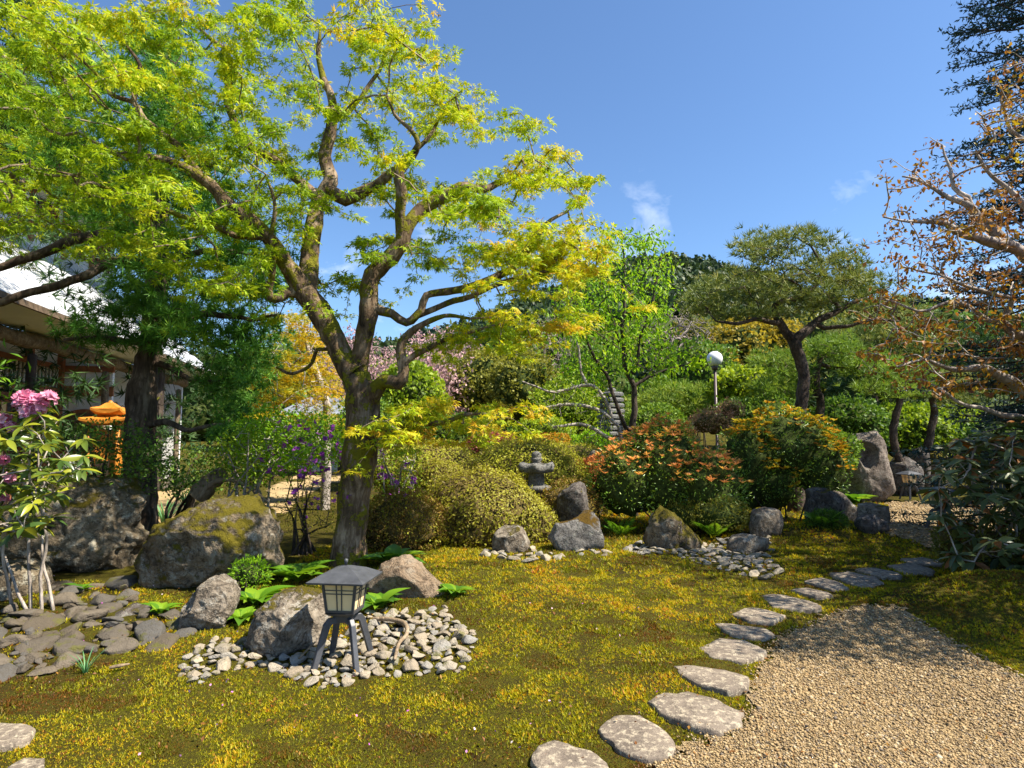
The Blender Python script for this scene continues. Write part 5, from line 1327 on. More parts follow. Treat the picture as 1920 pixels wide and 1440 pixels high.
loose('low twiggy shrub by the temple post', (330, 930), 10.5, [(290,880),(340,840),(420,850),(410,920),(320,930)], 50, L_GREEN, .055, 30, None, (), 0, .03, 6, B_DARK, name='leafy_shrub', rnd=.6)
loose('bamboo like sprig of thin leaves at the left edge', (-40, 900), 6.0, [(-60,760),(-40,680),(20,665),(40,690),(-10,750)], 9, L_LIME, .12, 10, None, (), 0, .03, 4, B_GREY, name='leafy_shrub', rnd=.3, tmpl=tm_oval(.11, .03, .2))

# ---- big leaved plants: every large leaf is an object of its own
def leaf_variants(name, V, T, mat, k=5):
    out = []
    for i in range(k):
        me = tri_mesh(name, np.asarray(V, float), np.asarray(T), np.full(len(V), (i + .5) / k), True); me.materials.append(mat); out.append(me)
    return out
def blade(w, L=8, bend=.35, cup=.08, shape=lambda t: math.sin(math.pi * min(1, t ** .8)) , stalk=0.0):
    """curved leaf along +X, unit length"""
    V = []; T = []
    for i in range(L + 1):
        t = i / L; x = t; z = .25 * t - bend * t * t; hw = w * max(0.02 if i in (0, L) else 0, shape(t))
        V += [(x, -hw, z + cup * hw / w), (x, 0, z), (x, hw, z + cup * hw / w)]
    for i in range(L):
        b = 3 * i; T += [(b, b+3, b+4), (b, b+4, b+1), (b+1, b+4, b+5), (b+1, b+5, b+2)]
    return V, T
RL = leaf_variants('leaf', *blade(.15, 7, .22, .05), L_RHODO, 6)
RLB = leaf_variants('leaf', *blade(.16, 7, .22, .05), L_RHODOB, 8)
HL = leaf_variants('leaf', *blade(.26, 8, .55, .12, lambda t: math.sin(math.pi * t ** .75)), L_HOSTA, 5)
IR = leaf_variants('blade', *blade(.035, 6, .45, .02, lambda t: (1 - t) ** .5), L_IRIS, 3)
def put(me, pos, axis, nrm, size, root, name):
    A = unit(axis); N_ = np.asarray(nrm, float); N_ = unit(N_ - A * np.dot(N_, A)); B = np.cross(N_, A)
    M = Matrix(((A[0]*size, B[0]*size, N_[0]*size, pos[0]), (A[1]*size, B[1]*size, N_[1]*size, pos[1]), (A[2]*size, B[2]*size, N_[2]*size, pos[2]), (0, 0, 0, 1)))
    o = bpy.data.objects.new(name, me); col.objects.link(o); o.parent = root
    o.matrix_parent_inverse = Matrix.Translation(-Vector(root.location)); o.matrix_basis = M
    return o
def rhodo(label, base, Y, poly, n, variants, size, flowers=(), dsp=.35, per=9, stems=5, limit=290, rest_mat=None, name='rhododendron', tone=None, down=.95, sr=.016):
    b = P(*base, Y); b[2] = float(H(b[0], Y)); root = thing(name, label, 'shrub', b); sk = Skel()
    pc, pq = pads(poly, n, Y, dsp, .13)
    for s in range(stems):
        e = pc[RG.integers(len(pc))]; s0 = b + np.array([RG.normal() * .2, RG.normal() * .15, -.05])
        sk.limb(np.array([[*s0, sr], [*((s0 + e) / 2 + RG.normal(size=3) * .1), sr * .7], [*e, .006]]), None, .12, .04, s)
    extra = [P(fx, fy, Y - .15) - np.array([0, 0, .06]) for fx, fy, _ in flowers]
    if extra: pc = np.vstack([pc, extra])
    sk.grow(pc, .14, .05, .04, 2); finish_tree(root, sk, B_GREY, B_GREY, .0045, .4, .1, trunk_n=0)
    for o in root.children:
        if o.name.split('.')[0] == 'limb': o.name = 'stem'
    order = np.argsort(pc[:, 1]); cnt = 0; f = Fol()
    for i in order:
        c = pc[i]; k = int(per * RG.uniform(.7, 1.3)); a0 = RG.uniform(0, 6.283); tilt = RG.normal(size=2) * .25
        for j in range(k):
            a = a0 + j * 2.399; d = np.array([math.cos(a), math.sin(a), RG.uniform(-down, .25)]) ; d[0] += tilt[0]; d[2] += tilt[1] * .5
            nrm = np.array([math.cos(a) * .5, math.sin(a) * .5 - .15, .8]) + RG.normal(size=3) * .35; s = size * RG.uniform(.65, 1.2)
            if cnt < limit:
                put(variants[int(RG.integers(len(variants)))], c, d, nrm, s, root, 'leaf'); cnt += 1
            else: f.add(c[None], d[None], nrm[None], s, tm_long(.16, .1), RG.uniform(0, 1))
    if f.n: tag(f.build('inner_leaves', rest_mat, root), None, None, None, 'stuff')
    for fx, fy, fr in flowers:
        c = P(fx, fy, Y - .2); r = fr * Y / F; ft = Fol()
        for _ in range(13):
            ax0 = unit(RG.normal(size=3) + [0, -.3, .6]); q = c + ax0 * r * .75; k = 5; a = np.arange(k) * 6.283 / k; u = unit(np.cross(ax0, [.3, .2, 1])); w = np.cross(ax0, u)
            d = np.cos(a)[:, None] * u + np.sin(a)[:, None] * w + ax0 * .6
            ft.add(np.repeat((q - ax0 * r * .3)[None], k, 0), d, np.tile(ax0, (k, 1)), r * .75, ROUND, np.clip(RG.normal(.55, .25), 0, 1))
        obj('flower_truss', ft.me('flower_truss'), L_PINK, root)
    return root
rhodo('rhododendron with pink flower trusses at the left edge', (40, 1090), 5.6, [(-80,780),(0,770),(110,770),(170,830),(165,900),(120,930),(90,990),(20,1000),(-80,1000)], 120, RL, .16, [(48,752,22),(72,758,20),(90,748,17),(58,772,20),(8,790,16),(20,800,12),(4,936,12),(18,895,11),(8,862,10)], .4, 9, 6, 290, L_RHODO)
rhodo('big dusky rhododendron with leathery leaves at the right edge', (1890, 1085), 7.0, [(1745,880),(1780,830),(1850,800),(1960,770),(2060,780),(2080,1000),(1990,1080),(1860,1050),(1800,1060),(1770,990),(1750,930)], 240, RLB, .19, (), .45, 10, 8, 295, L_RHODOB)
bush('leafy undergrowth shrub below the dusky rhododendron', [(1850,1040,75,52,7.2),(1960,1040,90,62,7.0),(1795,1020,36,48,7.4)], 5200, .045, L_OLIVE, rough=.35, cs=.72, rnd=.25, coremat=M_CORE, name='undergrowth_shrub')

def hosta(label, px, py, n, size, name='hosta_plant', variants=HL, erect=.75, cat='plant', lift=0.0):
    b = G(px, py); b[2] += lift; root = thing(name, label, cat, b)
    n = int(n * 1.35) if variants is HL else n
    for j in range(n):
        a = j * 2.399 + px; el = erect * RG.uniform(.6, 1.3); d = np.array([math.cos(a), math.sin(a), el])
        put(variants[int(RG.integers(len(variants)))], b + np.array([math.cos(a), math.sin(a), 0]) * size * .08, d, [-math.cos(a) * el * .6, -math.sin(a) * el * .6, 1], size * RG.uniform(.7, 1.2), root, 'leaf')
for lab, px, py, n, s in (('bright leafy hosta left of the maple root', 560, 1090, 12, .34), ('hosta clump against the long mossy boulder', 478, 1135, 12, .30), ('small hosta beside the dappled rock', 455, 1165, 9, .22),
    ('hosta just behind the lantern roof', 712, 1105, 9, .26), ('hosta between the lantern and tan rock', 712, 1140, 11, .26), ('hosta behind the tan rock', 735, 1062, 12, .36), ('low hosta on the far side of the tan rock', 852, 1118, 9, .20),
    ('lone seedling of broad leaves in the dry stream', 150, 1108, 6, .14), ('broad leaved seedling under the pointed rock', 300, 1150, 6, .17), ('hosta row below the front azalea, left end', 845, 1020, 11, .26),
    ('hosta row below the front azalea, right end', 895, 1015, 12, .26), ('hosta left of the maple root in shade', 520, 1080, 9, .26), ('bright hosta at the edge of the sunny moss hump', 1600, 945, 10, .5)):
    hosta(lab, px, py, n, s)
for lab, px, py, n, s in (('iris clump between the two big boulders', 308, 985, 26, .5), ('iris blades beside the temple path', 345, 948, 22, .5), ('grass tuft in the moss below the dry stream', 160, 1262, 12, .16)):
    hosta(lab, px, py, n, s, 'iris_plant', IR, 2.2)
# ferns
fr = Fol()
for i in range(13):
    t = i / 13; x = .1 + .9 * t; z = .45 * x - .5 * x * x; L = .26 * math.sin(math.pi * (t * .9 + .12))
    for s in (-1, 1): fr.add(np.array([[x, 0, z]]), np.array([[.35, s, -.15]]), np.array([[0, 0, 1.0]]), L, NARROW, .5)
FV, FT = np.vstack(fr.V), np.vstack(fr.T)
FR = leaf_variants('frond', FV, FT, L_HOSTA, 4)
for lab, px, py, n, s in (('bright green fern between the rust capped and pyramid rocks', 1165, 1005, 12, .42), ('bright fern right of the pyramid shaped rock', 1340, 1008, 12, .40), ('small fern left of the round pale rock', 895, 1020, 10, .32), ('dark fern at the foot of the pieris stems', 1545, 988, 10, .4)):
    hosta(lab, px, py, n, s, 'fern', FR, .9)
bush('dark grassy tuft plant before the dark slab rock', [(1550,985,32,24,9.9)], 2200, .06, L_GREEN, NARROW, rough=.2, cs=.7, rnd=.3, name='tuft_plant', cat='plant')
bush('small leafy weeds against the foot of the long mossy boulder', [(470,1080,30,30,6.1)], 900, .04, L_LIME, NARROW, rough=.3, cs=.6, rnd=.4, name='weed_plant', cat='plant')

# ------------------------------------------------------------------ lanterns, pagoda, lamp
def prism_me(name, poly2, h0, h1):
    bm = bmesh.new(); a = [bm.verts.new((x, y, h0)) for x, y in poly2]; b = [bm.verts.new((x, y, h1)) for x, y in poly2]; n = len(a)
    for i in range(n): bm.faces.new((a[i], a[(i+1) % n], b[(i+1) % n], b[i]))
    bm.faces.new(a[::-1]); bm.faces.new(b); me = bpy.data.meshes.new(name); bm.to_mesh(me); bm.free(); return me
def frustum(name, w0, w1, z0, z1, mat, root, y_off=0, bevel=0.003):
    bm = bmesh.new(); vs = []
    for w, z in ((w0, z0), (w1, z1)): vs += [bm.verts.new((sx * w / 2, sy * w / 2, z)) for sx, sy in ((-1,-1),(1,-1),(1,1),(-1,1))]
    for f in BOXF: bm.faces.new([vs[i] for i in f])
    if bevel: bmesh.ops.bevel(bm, geom=list(bm.edges), offset=bevel, segments=2, affect='EDGES')
    me = bpy.data.meshes.new(name); bm.to_mesh(me); bm.free()
    return obj(name, me, mat, root, False)
def garden_lantern(label, loc, rotz, scale=1.0):
    r = thing('garden_lantern', label, 'lantern', loc, 'metal garden lanterns', rotz); r.scale = (scale,) * 3
    # bent legs
    for sx, sy in ((-1,-1),(1,-1),(1,1),(-1,1)):
        u = np.array([sx, sy]) / math.sqrt(2); pts = [(0.02, .315), (.105, .315), (.125, .295), (.215, 0.0)]; wd = .034
        bm = bmesh.new(); side = np.array([-u[1], u[0]])
        outer = [(.0, .335), (.118, .335), (.150, .300), (.238, -.01)]; inner = [(.0, .295), (.095, .295), (.108, .28), (.200, -.01)]
        ring = outer + inner[::-1]
        for s in (-1, 1): 
            pass
        A = [bm.verts.new((*(u * d + side * wd * .5), z)) for d, z in ring]; B = [bm.verts.new((*(u * d - side * wd * .5), z)) for d, z in ring]; n = len(ring)
        for i in range(n): bm.faces.new((A[i], A[(i+1) % n], B[(i+1) % n], B[i]))
        bm.faces.new(A[::-1]); bm.faces.new(B); bmesh.ops.recalc_face_normals(bm, faces=list(bm.faces))
        bmesh.ops.bevel(bm, geom=list(bm.edges), offset=.003, segments=1, affect='EDGES')
        me = bpy.data.meshes.new('leg'); bm.to_mesh(me); bm.free(); obj('leg', me, M_IRON, r, False)
    frustum('collar', .11, .13, .30, .352, M_IRON, r); frustum('tray', .17, .215, .352, .375, M_IRON, r)
    z0, z1, w0, w1 = .378, .59, .195, .245
    frustum('lamp_box', w0 - .02, w1 - .02, z0, z1, M_PAPER, r, 0, 0)
    for k in range(4):
        M = Matrix.Rotation(k * math.pi / 2, 4, 'Z'); fr_ = None
        def bar(name, x0, x1, za, zb, t=.010, lift=.004):
            bm = bmesh.new(); V = []
            for z in (za, zb):
                f = (z - z0) / (z1 - z0); w = (w0 + (w1 - w0) * f) / 2
                for y in (-w - lift, -w + t):
                    for x in (x0, x1): V.append(bm.verts.new((x * w, y, z)))
            for f in ((0,1,3,2),(4,6,7,5),(0,4,5,1),(1,5,7,3),(3,7,6,2),(2,6,4,0)): bm.faces.new([V[i] for i in f])
            bmesh.ops.recalc_face_normals(bm, faces=list(bm.faces)); bmesh.ops.transform(bm, matrix=M, verts=list(bm.verts)); me = bpy.data.meshes.new(name); bm.to_mesh(me); bm.free(); return obj(name, me, M_IRON, r, False)
        def pane(x0, x1, za, zb):
            bm = bmesh.new(); V = []
            for z in (za, zb):
                f = (z - z0) / (z1 - z0); w = (w0 + (w1 - w0) * f) / 2
                for y in (-w + .0045, -w + .0085):
                    for x in (x0, x1): V.append(bm.verts.new((x * w, y, z)))
            for f in ((0,1,3,2),(4,6,7,5),(0,4,5,1),(1,5,7,3),(3,7,6,2),(2,6,4,0)): bm.faces.new([V[i] for i in f])
            bmesh.ops.recalc_face_normals(bm, faces=list(bm.faces)); bmesh.ops.transform(bm, matrix=M, verts=list(bm.verts)); me = bpy.data.meshes.new('pane'); bm.to_mesh(me); bm.free(); obj('pane', me, M_PAPER, r, False)
        bar('corner_post', -1.02, -.90, z0, z1, .014, .005); bar('corner_post', .90, 1.02, z0, z1, .014, .005)
        bar('rail', -.90, .90, z0, z0 + .016); bar('rail', -.90, .90, z1 - .012, z1)
        bar('muntin', -.19, -.13, z0 + .016, z1 - .012, .008, .002); bar('muntin', .13, .19, z0 + .016, z1 - .012, .008, .002)
        bar('muntin', -.90, .90, .505, .511, .008, .001); bar('muntin', -.90, .90, .53, .536, .008, .001)
        for xa, xb in ((-.90, -.19), (-.13, .13), (.19, .90)):
            for za, zb in ((z0 + .016, .505), (.511, .53), (.536, z1 - .012)): pane(xa, xb, za, zb)
    # roof: four slightly hollow slopes with a rim
    bm = bmesh.new(); prof = [(.200, .588), (.202, .600), (.11, .650), (.03, .678), (.012, .682)]; rings = []
    for w, z in prof: rings.append([bm.verts.new((sx * w, sy * w, z)) for sx, sy in ((-1,-1),(1,-1),(1,1),(-1,1))])
    for a, b in zip(rings, rings[1:]):
        for i in range(4): bm.faces.new((a[i], a[(i+1) % 4], b[(i+1) % 4], b[i]))
    bm.faces.new(rings[0][::-1]); bm.faces.new(rings[-1]); me = bpy.data.meshes.new('roof'); bm.to_mesh(me); bm.free()
    rf = obj('roof', me, M_IRON, r, False)
    obj('finial', lathe_me('finial', [(.010, .676), (.010, .70), (.014, .703), (.014, .722), (.006, .728)], 10), M_IRON, rf, False)
    return r
g1 = G(643, 1247)
garden_lantern('black metal garden lantern with paper panes standing on the cobbles', (g1[0], g1[1] + .02, g1[2] - .005), math.radians(-7), 1.02)
q = P(1705, 900, 15.5); garden_lantern('small far garden lantern beside the dark craggy rock', (q[0], 15.5, float(H(q[0], 15.5)) + .05), math.radians(10), 1.05)
q = P(1764, 950, 9.6); garden_lantern('garden lantern half hidden by the dusky rhododendron leaves', (q[0], 9.6, float(H(q[0], 9.6)) + .02), math.radians(-4), 1.0)

# stone lantern
Y = 11.0; q = P(1006, 900, Y); base = np.array([q[0], Y, float(H(q[0], Y))])
r = thing('stone_lantern', 'weathered stone lantern with upturned cap amid the clipped azaleas', 'lantern', base, None, math.radians(24))
zt = P(1004, 846, Y)[2] - base[2]
def hexcap(name, w, z0, z1, lift, mat):
    bm = bmesh.new(); n = 48; rings = []
    for f, z, l in ((.55, z0 + .02, 0), (1.0, z0 + .02, 1), (1.06, z0 + .10, 1.25), (.96, z0 + .17, .9), (.62, z0 + .16, .15), (.34, z1, 0), (.05, z1, 0)):
        ring = []
        for i in range(n):
            a = 2 * math.pi * i / n; c = abs(math.cos(3 * a)) ** 3; rr = w * f * (.80 + .20 * (c if f > .5 else .4))
            ring.append(bm.verts.new((rr * math.cos(a), rr * math.sin(a), z + lift * l * c)))
        rings.append(ring)
    for a, b in zip(rings, rings[1:]):
        for i in range(n):
            fc_ = bm.faces.new((a[i], a[(i+1) % n], b[(i+1) % n], b[i])); fc_.smooth = True
    bm.faces.new(rings[0][::-1]); bm.faces.new(rings[-1]); me = bpy.data.meshes.new(name); bm.to_mesh(me); bm.free(); return me
zc = zt - .40
obj('base', lathe_me('base', [(.30, 0), (.30, .12), (.22, .18)], 24), K_LANTERN, r, False)
obj('post', lathe_me('post', [(.15, .17), (.13, .3), (.14, zc * .5), (.12, zc - .36), (.16, zc - .33)], 20), K_LANTERN, r, False)
obj('platform', lathe_me('platform', [(.17, zc - .34), (.27, zc - .28), (.27, zc - .22), (.2, zc - .2)], 18), K_LANTERN, r, False)
obj('light_box', lathe_me('light_box', [(.155, zc - .21), (.165, zc - .1), (.15, zc + .03)], 6, 0, False), K_LANTERN, r, False)
obj('cap', hexcap('cap', .34, zc, zc + .19, .04, K_LANTERN), K_LANTERN, r, False)
obj('finial', lathe_me('finial', [(.075, zc + .18), (.085, zc + .20), (.07, zc + .215), (.105, zc + .25), (.105, zc + .275), (.085, zc + .285), (.088, zc + .31), (.09, zc + .345), (.06, zc + .385), (.02, zc + .40)], 24), K_LANTERN, r, False)

# thirteen storey pagoda
Y = 17.0; q = P(1146, 800, Y); base = np.array([q[0], Y, float(H(q[0], Y))]); ztop = P(1147, 727, Y)[2] - base[2]
r = thing('stone_pagoda', 'slender grey many tiered stone pagoda behind the lime green tree', 'pagoda', base, None, math.radians(33))
obj('base', box_me('base', (0, 0, .2), (.78, .78, .4), None, .02), K_PAGODA, r, False); obj('body', box_me('body', (0, 0, .55), (.5, .5, .32), None, .02), K_PAGODA, r, False)
n = 13; st = (ztop - .12 - .70) / n
for i in range(n):
    z = .70 + i * st; w = .66 - .18 * i / n
    bm = bmesh.new(); rings = []
    for f, dz in ((.80, 0), (.80, st * .22), (1.0, st * .26), (1.03, st * .72), (.90, st * .94), (.80, st * .995)):
        rings.append([bm.verts.new((sx * w * f / 2, sy * w * f / 2, z + dz)) for sx, sy in ((-1,-1),(1,-1),(1,1),(-1,1))])
    for a, b in zip(rings, rings[1:]):
        for k in range(4): bm.faces.new((a[k], a[(k+1) % 4], b[(k+1) % 4], b[k]))
    bm.faces.new(rings[0][::-1]); bm.faces.new(rings[-1]); bmesh.ops.bevel(bm, geom=list(bm.edges), offset=.006, segments=1, affect='EDGES')
    me = bpy.data.meshes.new('tier'); bm.to_mesh(me); bm.free(); obj('tier', me, K_PAGODA, r, False)
obj('finial', lathe_me('finial', [(.13, ztop - .125), (.15, ztop - .06), (.10, ztop - .01), (.03, ztop)], 16), K_PAGODA, r, False)

# globe lamp
Y = 19.0; q = P(1340, 673, Y); base = np.array([q[0], Y, float(H(q[0], Y))]); zc = q[2] - base[2]
r = thing('globe_lamp', 'white globe lamp on a thin brown post above the shrubs', 'lamp', base)
R_ = 14.5 * Y / F
obj('post', lathe_me('post', [(.07, 0), (.07, .25), (.045, .28), (.042, zc - R_ - .12)], 14), M_POLE, r, False)
obj('collar', lathe_me('collar', [(.05, zc - R_ - .12), (.09, zc - R_ - .1), (.10, zc - R_ + .05)], 18), M_POLE, r, False)
obj('globe', lathe_me('globe', [(max(.09, R_ * math.sin(a)), zc - R_ * math.cos(a)) if a < 3.0 else (R_ * math.sin(a) + .001, zc - R_ * math.cos(a)) for a in np.linspace(.42, math.pi - .001, 22)], 32), M_GLOBE, r, False)

# ------------------------------------------------------------------ temple
e = unit(np.array([-.22, 1.0, 0])); nn_ = np.array([e[1], -e[0], 0])
O = np.array([-7.08, 4.0, 0.0])
def Bp(s, o, z): return O + e * s + nn_ * o + np.array([0, 0, z])
MB = Matrix(((nn_[0], e[0], 0, O[0]), (nn_[1], e[1], 0, O[1]), (0, 0, 1, 0), (0, 0, 0, 1)))     # local: x = outwards, y = along, z = up
root = thing('temple_hall', 'wooden temple hall with white plaster and pale metal roof', 'building', tuple(Bp(8, -2, 0)))
def bb(name, x, y, z, mat, parent=None, bevel=.0):
    """x, y, z are (from, to) in the hall's own frame"""
    c = ((x[0]+x[1])/2, (y[0]+y[1])/2, (z[0]+z[1])/2); s = (abs(x[1]-x[0]), abs(y[1]-y[0]), abs(z[1]-z[0]))
    me = box_me(name, c, s, MB, bevel)
    o = obj(name, me, mat, parent or root)
    return o
def slab(name, quad, thick, mat, parent=None):
    q = np.array([Bp(a[1], a[0], a[2]) for a in quad]); n = unit(np.cross(q[1] - q[0], q[3] - q[0])); V = np.vstack([q, q - n * thick])
    me = bpy.data.meshes.new(name); me.from_pydata([tuple(v) for v in V], [], [(0,1,2,3),(7,6,5,4),(0,4,5,1),(1,5,6,2),(2,6,7,3),(3,7,4,0)]); me.update()
    return obj(name, me, mat, parent or root)
S0, S1 = -1.0, 19.6
rf = slab('roof', [(0, S0, 4.02), (0, S1, 4.02), (-3.4, S1, 6.9), (-3.4, S0, 6.9)], .10, M_ROOF)
for k in range(34):
    s = S0 + .3 + k * .6
    slab('roof_seam', [(-.01, s - .02, 4.045), (-.01, s + .02, 4.045), (-3.38, s + .02, 6.92), (-3.38, s - .02, 6.92)], .035, M_ROOF, rf)
slab('fascia', [(.012, S0, 3.90), (.012, S1, 3.90), (.002, S1, 4.015), (.002, S0, 4.015)], .05, W_OLD)
slab('soffit', [(-.05, S1, 3.905), (-.05, S0, 3.905), (-1.1, S0, 3.80), (-1.1, S1, 3.80)], .03, M_SOFFIT)
# log beam and posts
V, T = tube_np(np.array([Bp(s, -1.0 + .015 * math.sin(s * 1.3), 3.62 + .02 * math.sin(s * 2.1)) for s in np.arange(S0, S1 - .2, .35)]), np.array([.15 + .012 * math.sin(s * 3) for s in np.arange(S0, S1 - .2, .35)]), 14, .10)
obj('eave_beam', tri_mesh('eave_beam', V, T, None, True), W_LOG, root)
for s in (1.5, 5.2, 9.05, 12.6, 15.6, 18.7):
    b = Bp(s, -1.0, 0); V, T = tube_np(np.array([b + [0.01 * math.sin(z * 3 + s), 0, z] for z in np.arange(.25, 3.55, .22)]), np.full(15, .085), 12, .12, s)
    obj('post', tri_mesh('post', V, T, None, True), W_LOG if s > 12 else W_DARKWOOD, root)
    obj('footing_stone', box_me('footing_stone', (-1.0, s, .17), (.34, .34, .3), MB, .04, .85), K_GREY, root)
bb('veranda_base', (-2.6, -.55), (S0, S1 - .3), (0, .12), K_GREY)
WX = -2.2
bb('wall', (WX - .12, WX), (S0, 12.85), (2.72, 3.86), M_PLASTER)
bb('back_wall', (WX - .9, WX - .8), (S0, S1 - .4), (.12, 3.8), W_DARKWOOD)
bb('head_rail', (WX + .002, WX + .09), (S0, 12.8), (3.40, 3.52), W_RED); bb('middle_rail', (WX + .002, WX + .10), (S0, 12.8), (2.76, 2.90), W_RED); bb('door_head', (WX + .001, WX + .07), (S0, 12.8), (2.52, 2.64), W_RED)
bb('transom_back', (WX + .0005, WX + .02), (S0, 12.8), (2.902, 3.398), W_DARKWOOD)
k = 0; s = 6.5
while s < 12.7:
    bb('transom_slat', (WX + .022, WX + .05), (s, s + .075), (2.902, 3.398), M_SLATW if k % 1 == 0 else W_RED); s += .17; k += 1
for s in (1.9, 3.8, 5.7, 7.6, 9.5, 11.2, 12.7):
    bb('wall_post', (WX - .02, WX + .13), (s, s + .15), (.12, 3.80), W_RED)
for a, b_ in ((5.9, 7.55), (7.8, 9.45), (9.7, 11.15), (11.4, 12.65)):
    m = (a + b_) / 2
    for x0, x1 in ((a, m), (m, b_)):
        d = bb('sliding_door', (WX - .09, WX - .05), (x0 + .05, x1 - .01), (.2, 2.5), W_RED)
        for j in range(3):
            w = (x1 - x0 - .06) / 3; bb('pane', (WX - .048, WX - .042), (x0 + .07 + j * w, x0 + .02 + (j + 1) * w), (1.15, 2.42), M_GLASSD if (j + int(a)) % 3 else M_PAPER, d)
# wing wall that faces the garden end, with its bell shaped window
bb('wing_wall', (WX + .0, -.95), (12.9, 13.02), (.2, 3.75), M_PLASTER)
bb('wing_beam', (WX + .05, -.9), (12.84, 12.895), (2.72, 2.98), W_RED); bb('wing_beam', (WX + .05, -.9), (12.84, 12.895), (3.36, 3.52), W_RED)
pts = []
for t in np.linspace(0, math.pi, 17): pts.append((-1.55 + .52 * math.cos(t) * (1 + .10 * math.sin(t * 2) ** 2), 1.95 + .42 * math.sin(t) ** .8))
pts += [(-2.10, 1.2), (-1.0, 1.2)]
me = prism_me('bell_window', [(x, z) for x, z in pts], 0, .05)
Mw = MB @ Matrix(((1, 0, 0, 0), (0, 0, -1, 12.895), (0, 1, 0, 0), (0, 0, 0, 1))); me.transform(Mw); wn_ = obj('bell_window', me, W_RED, root)
me = prism_me('pane', [(-1.55 + (x + 1.55) * .86, 1.62 + (z - 1.62) * .86) for x, z in pts], .055, .065); me.transform(Mw); obj('pane', me, W_OLD, wn_)
# far bay behind the posts: paper screens
bb('wall', (WX - .1, WX), (13.1, S1 - .4), (2.6, 3.8), M_PLASTER)
for s in (13.6, 14.7, 15.8, 16.9, 18.0):
    d = bb('paper_screen', (WX - .05, WX - .02), (s, s + 1.0), (.3, 2.58), W_RED)
    for j in range(2):
        for i in range(2): bb('pane', (WX - .018, WX - .012), (s + .05 + j * .47, s + .48 + j * .47), (.9 + i * .85, 1.68 + i * .85), M_PAPER if (j + i) % 2 else M_PLASTER, d)
bb('end_wall', (-3.4, -1.05), (S1 - .35, S1 - .25), (.1, 4.3), M_PLASTER)
# upper storey
bb('upper_wall', (-3.5, -3.3), (S0, S1 - 1), (6.6, 8.8), M_PLASTER)
for s in np.arange(0.5, S1 - 1.2, 1.8): bb('upper_post', (-3.3, -3.2), (s, s + .16), (6.95, 8.8), W_RED)
for s in np.arange(0.9, S1 - 2.4, 1.8):
    wd = bb('upper_window', (-3.298, -3.26), (s, s + 1.1), (7.3, 8.3), W_DARKWOOD)
    for j in range(6): bb('window_bar', (-3.258, -3.225), (s + .06 + j * .18, s + .11 + j * .18), (7.32, 8.28), W_RED, wd)
uf = slab('upper_roof', [(-1.0, S0, 9.0), (-1.0, S1, 9.0), (-5.2, S1, 11.4), (-5.2, S0, 11.4)], .18, M_ROOF2)
slab('upper_soffit', [(-1.08, S1, 8.78), (-1.08, S0, 8.78), (-3.4, S0, 8.72), (-3.4, S1, 8.72)], .04, W_OLD)
for s in np.arange(S0 + .2, S1 - .1, .55): bb('rafter', (-3.2, -1.1), (s, s + .10), (8.57, 8.67), W_OLD, uf)

# far small building behind the trunk
q = P(625, 800, 27); root = thing('garden_pavilion', 'low pavilion with a blue grey roof behind the golden maple', 'building', (q[0], 27, float(H(q[0], 27))))
b = np.array([q[0], 27, float(H(q[0], 27))])
V = [(-2.6,-1.6,2.3),(2.6,-1.6,2.3),(2.6,1.6,2.3),(-2.6,1.6,2.3),(-1.2,0,3.35),(1.2,0,3.35),(-2.6,-1.6,2.2),(2.6,-1.6,2.2),(2.6,1.6,2.2),(-2.6,1.6,2.2)]
me = bpy.data.meshes.new('roof'); me.from_pydata([tuple(np.array(v) + b) for v in V], [], [(0,1,5,4),(1,2,5),(2,3,4,5),(3,0,4),(6,7,1,0),(7,8,2,1),(8,9,3,2),(9,6,0,3),(9,8,7,6)]); obj('roof', me, M_ROOF2, root)
for sx in (-2, 0, 2):
    for sy in (-1.2, 1.2): obj('post', box_me('post', b + [sx, sy, 1.1], (.16, .16, 2.25)), W_OLD, root)
obj('wall', box_me('wall', b + [0, 1.25, 1.1], (4.1, .08, 2.1)), M_PLASTER, root)

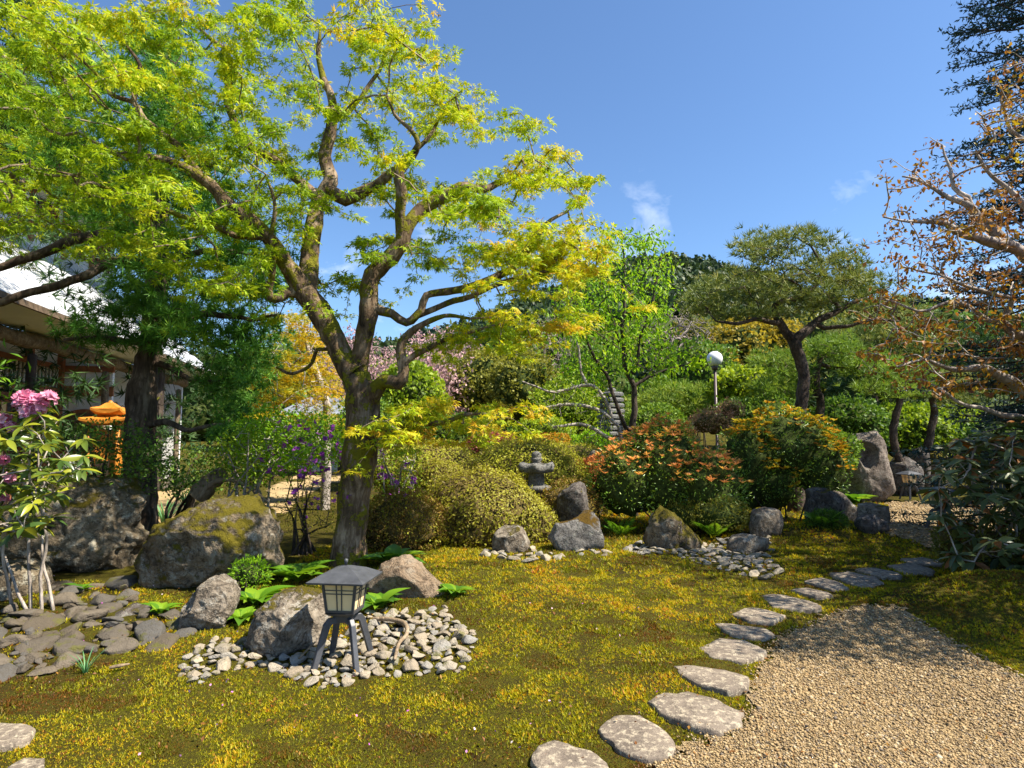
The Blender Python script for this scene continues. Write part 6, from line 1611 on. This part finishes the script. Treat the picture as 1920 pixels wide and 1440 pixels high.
# orange lacquered shrine between the conifer and the hall
Y = 13.0; q = P(203, 830, Y); b = np.array([q[0], Y, float(H(q[0], Y))]); r = thing('orange_shrine', 'small orange lacquered shrine with layered roof before the temple', 'shrine', b, None, math.radians(12))
zt = P(203, 757, Y)[2] - b[2]
obj('plinth', box_me('plinth', (0, 0, .2), (.9, .8, .4), None, .03), K_GREY, r, False)
obj('body', box_me('body', (0, 0, (.4 + zt - .55) / 2), (.45, .42, zt - .55 - .4), None, .01), M_ORANGE, r, False)
obj('door', box_me('door', (0, -.222, .85), (.26, .02, .6), None, .004), W_DARKWOOD, r, False)
for k_ in (-1, 1): obj('pillar', lathe_me('pillar', [(.04, .4), (.04, zt - .5)], 12, 0, True, Matrix.Translation((k_ * .27, -.26, 0))), M_ORANGE, r, False)
for lv, (w, z) in enumerate(((.43, zt - .46), (.28, zt - .24))):
    bm = bmesh.new(); rings = []
    for f, dz, li in ((.7, 0, 0), (1.0, .03, .07), (1.0, .08, .07), (.55, .16, .02), (.22, .26, 0)):
        ring = []
        for i in range(24):
            a = 2 * math.pi * i / 24 + math.pi / 4 * 0; c, s_ = math.cos(a), math.sin(a); sq = 1 / max(abs(c), abs(s_)); cor = (sq - 1) / .414
            ring.append(bm.verts.new((w * f * sq * c, w * f * sq * s_ * .9, z + dz + li * cor)))
        rings.append(ring)
    for a_, b_ in zip(rings, rings[1:]):
        for i in range(24): bm.faces.new((a_[i], a_[(i+1) % 24], b_[(i+1) % 24], b_[i]))
    bm.faces.new(rings[0][::-1]); bm.faces.new(rings[-1]); me = bpy.data.meshes.new('roof'); bm.to_mesh(me); bm.free(); rr_ = obj('roof', me, M_ORANGE, r, False)
    for i in range(14):
        x = -w * .9 + i * w * 1.8 / 13; obj('roof_tile', box_me('roof_tile', (x, -w * .62, z + .115), (.035, w * .55, .03), Matrix.Translation((0, 0, 0))), M_ORANGE, rr_, False)
obj('finial', lathe_me('finial', [(.05, zt - .02), (.06, zt + .02), (.02, zt + .07)], 12), M_ORANGE, r, False)

# board fence beyond the gravel court
q0, q1 = P(1815, 840, 19.5), P(1990, 840, 19.5); r = thing('board_fence', 'grey weathered board fence behind the dusky rhododendron', 'fence', (q0[0], 19.5, float(H(q0[0], 19.5))))
n = 22
for i in range(n):
    x = q0[0] + (q1[0] - q0[0]) * i / n; z = float(H(x, 19.5)); obj('board', box_me('board', (x, 19.5, z + .85 + .02 * math.sin(i * 5)), (.105, .02, 1.7)), M_FENCE, r)
for z in (.45, 1.35): obj('rail', box_me('rail', ((q0[0] + q1[0]) / 2, 19.545, z + .02), (q1[0] - q0[0], .05, .07)), M_FENCE, r)

# dead wood
def stick(label, rows, mat=M_LOG, name='dead_branch', cat='branch', lumps=.2):
    d = px_limb(rows); q_ = catmull(d, .05); V, T = tube_np(q_[:, :3], q_[:, 3], 9, lumps, 3.0); b = q_[0, :3]
    tag(obj(name, tri_mesh(name, V - b, T, None, True), mat), label, cat).location = b
def gl(px, py, w, up=.02):
    g = G(px, py); return [*(g + [0, 0, up]), w * .5 * g[1] / F]
def gstick(label, rows, mat=M_LOG, name='tree_root', cat='root'):
    q_ = catmull(np.array([gl(*r_) for r_ in rows]), .03); V, T = tube_np(q_[:, :3], q_[:, 3], 8, .2, 2.0); b = q_[0, :3]
    tag(obj(name, tri_mesh(name, V - b, T, None, True), mat), label, cat).location = b
gstick('curved bare root lying on the cobbles right of the lantern', [(700,1172,7,.05),(735,1178,8,.07),(760,1188,9,.07),(762,1205,8,.06),(748,1222,7,.06),(740,1250,6,.05)])
gstick('short stick lying on the moss below the dry stream', [(205,1262,5,.035),(222,1260,7,.04),(242,1256,3,.04)], name='stick', cat='stick')
gstick('thin stick on the cobbles left of the lantern legs', [(560,1248,3,.05),(575,1235,4,.06),(590,1222,3,.07)], name='stick', cat='stick')
stick('split stump log leaning above the long mossy boulder', [(372,930,8.6,40),(395,905,8.6,34),(418,885,8.6,26)], M_LOG, 'stump_log', 'log', .3)
stick('twisted dead branch sprawling above the long mossy boulder', [(370,935,8.2,8),(400,905,8.2,9),(440,900,8.1,9),(470,915,8.0,7),(500,940,7.9,5)])
# pale earth and small path by the temple
tag(sheet('earth_patch', gpoly([(268,985),(275,925),(360,915),(372,935),(330,965),(300,1000)]), .1, .012, M_EARTH), 'bare yellowish earth beside the temple', None, None, 'structure')
tag(sheet('sand_path', gpoly([(500,960),(505,915),(560,890),(660,880),(900,882),(900,900),(620,905),(560,935),(530,965)]), .12, .014, M_EARTH), 'sandy path behind the purple azalea', None, None, 'structure')
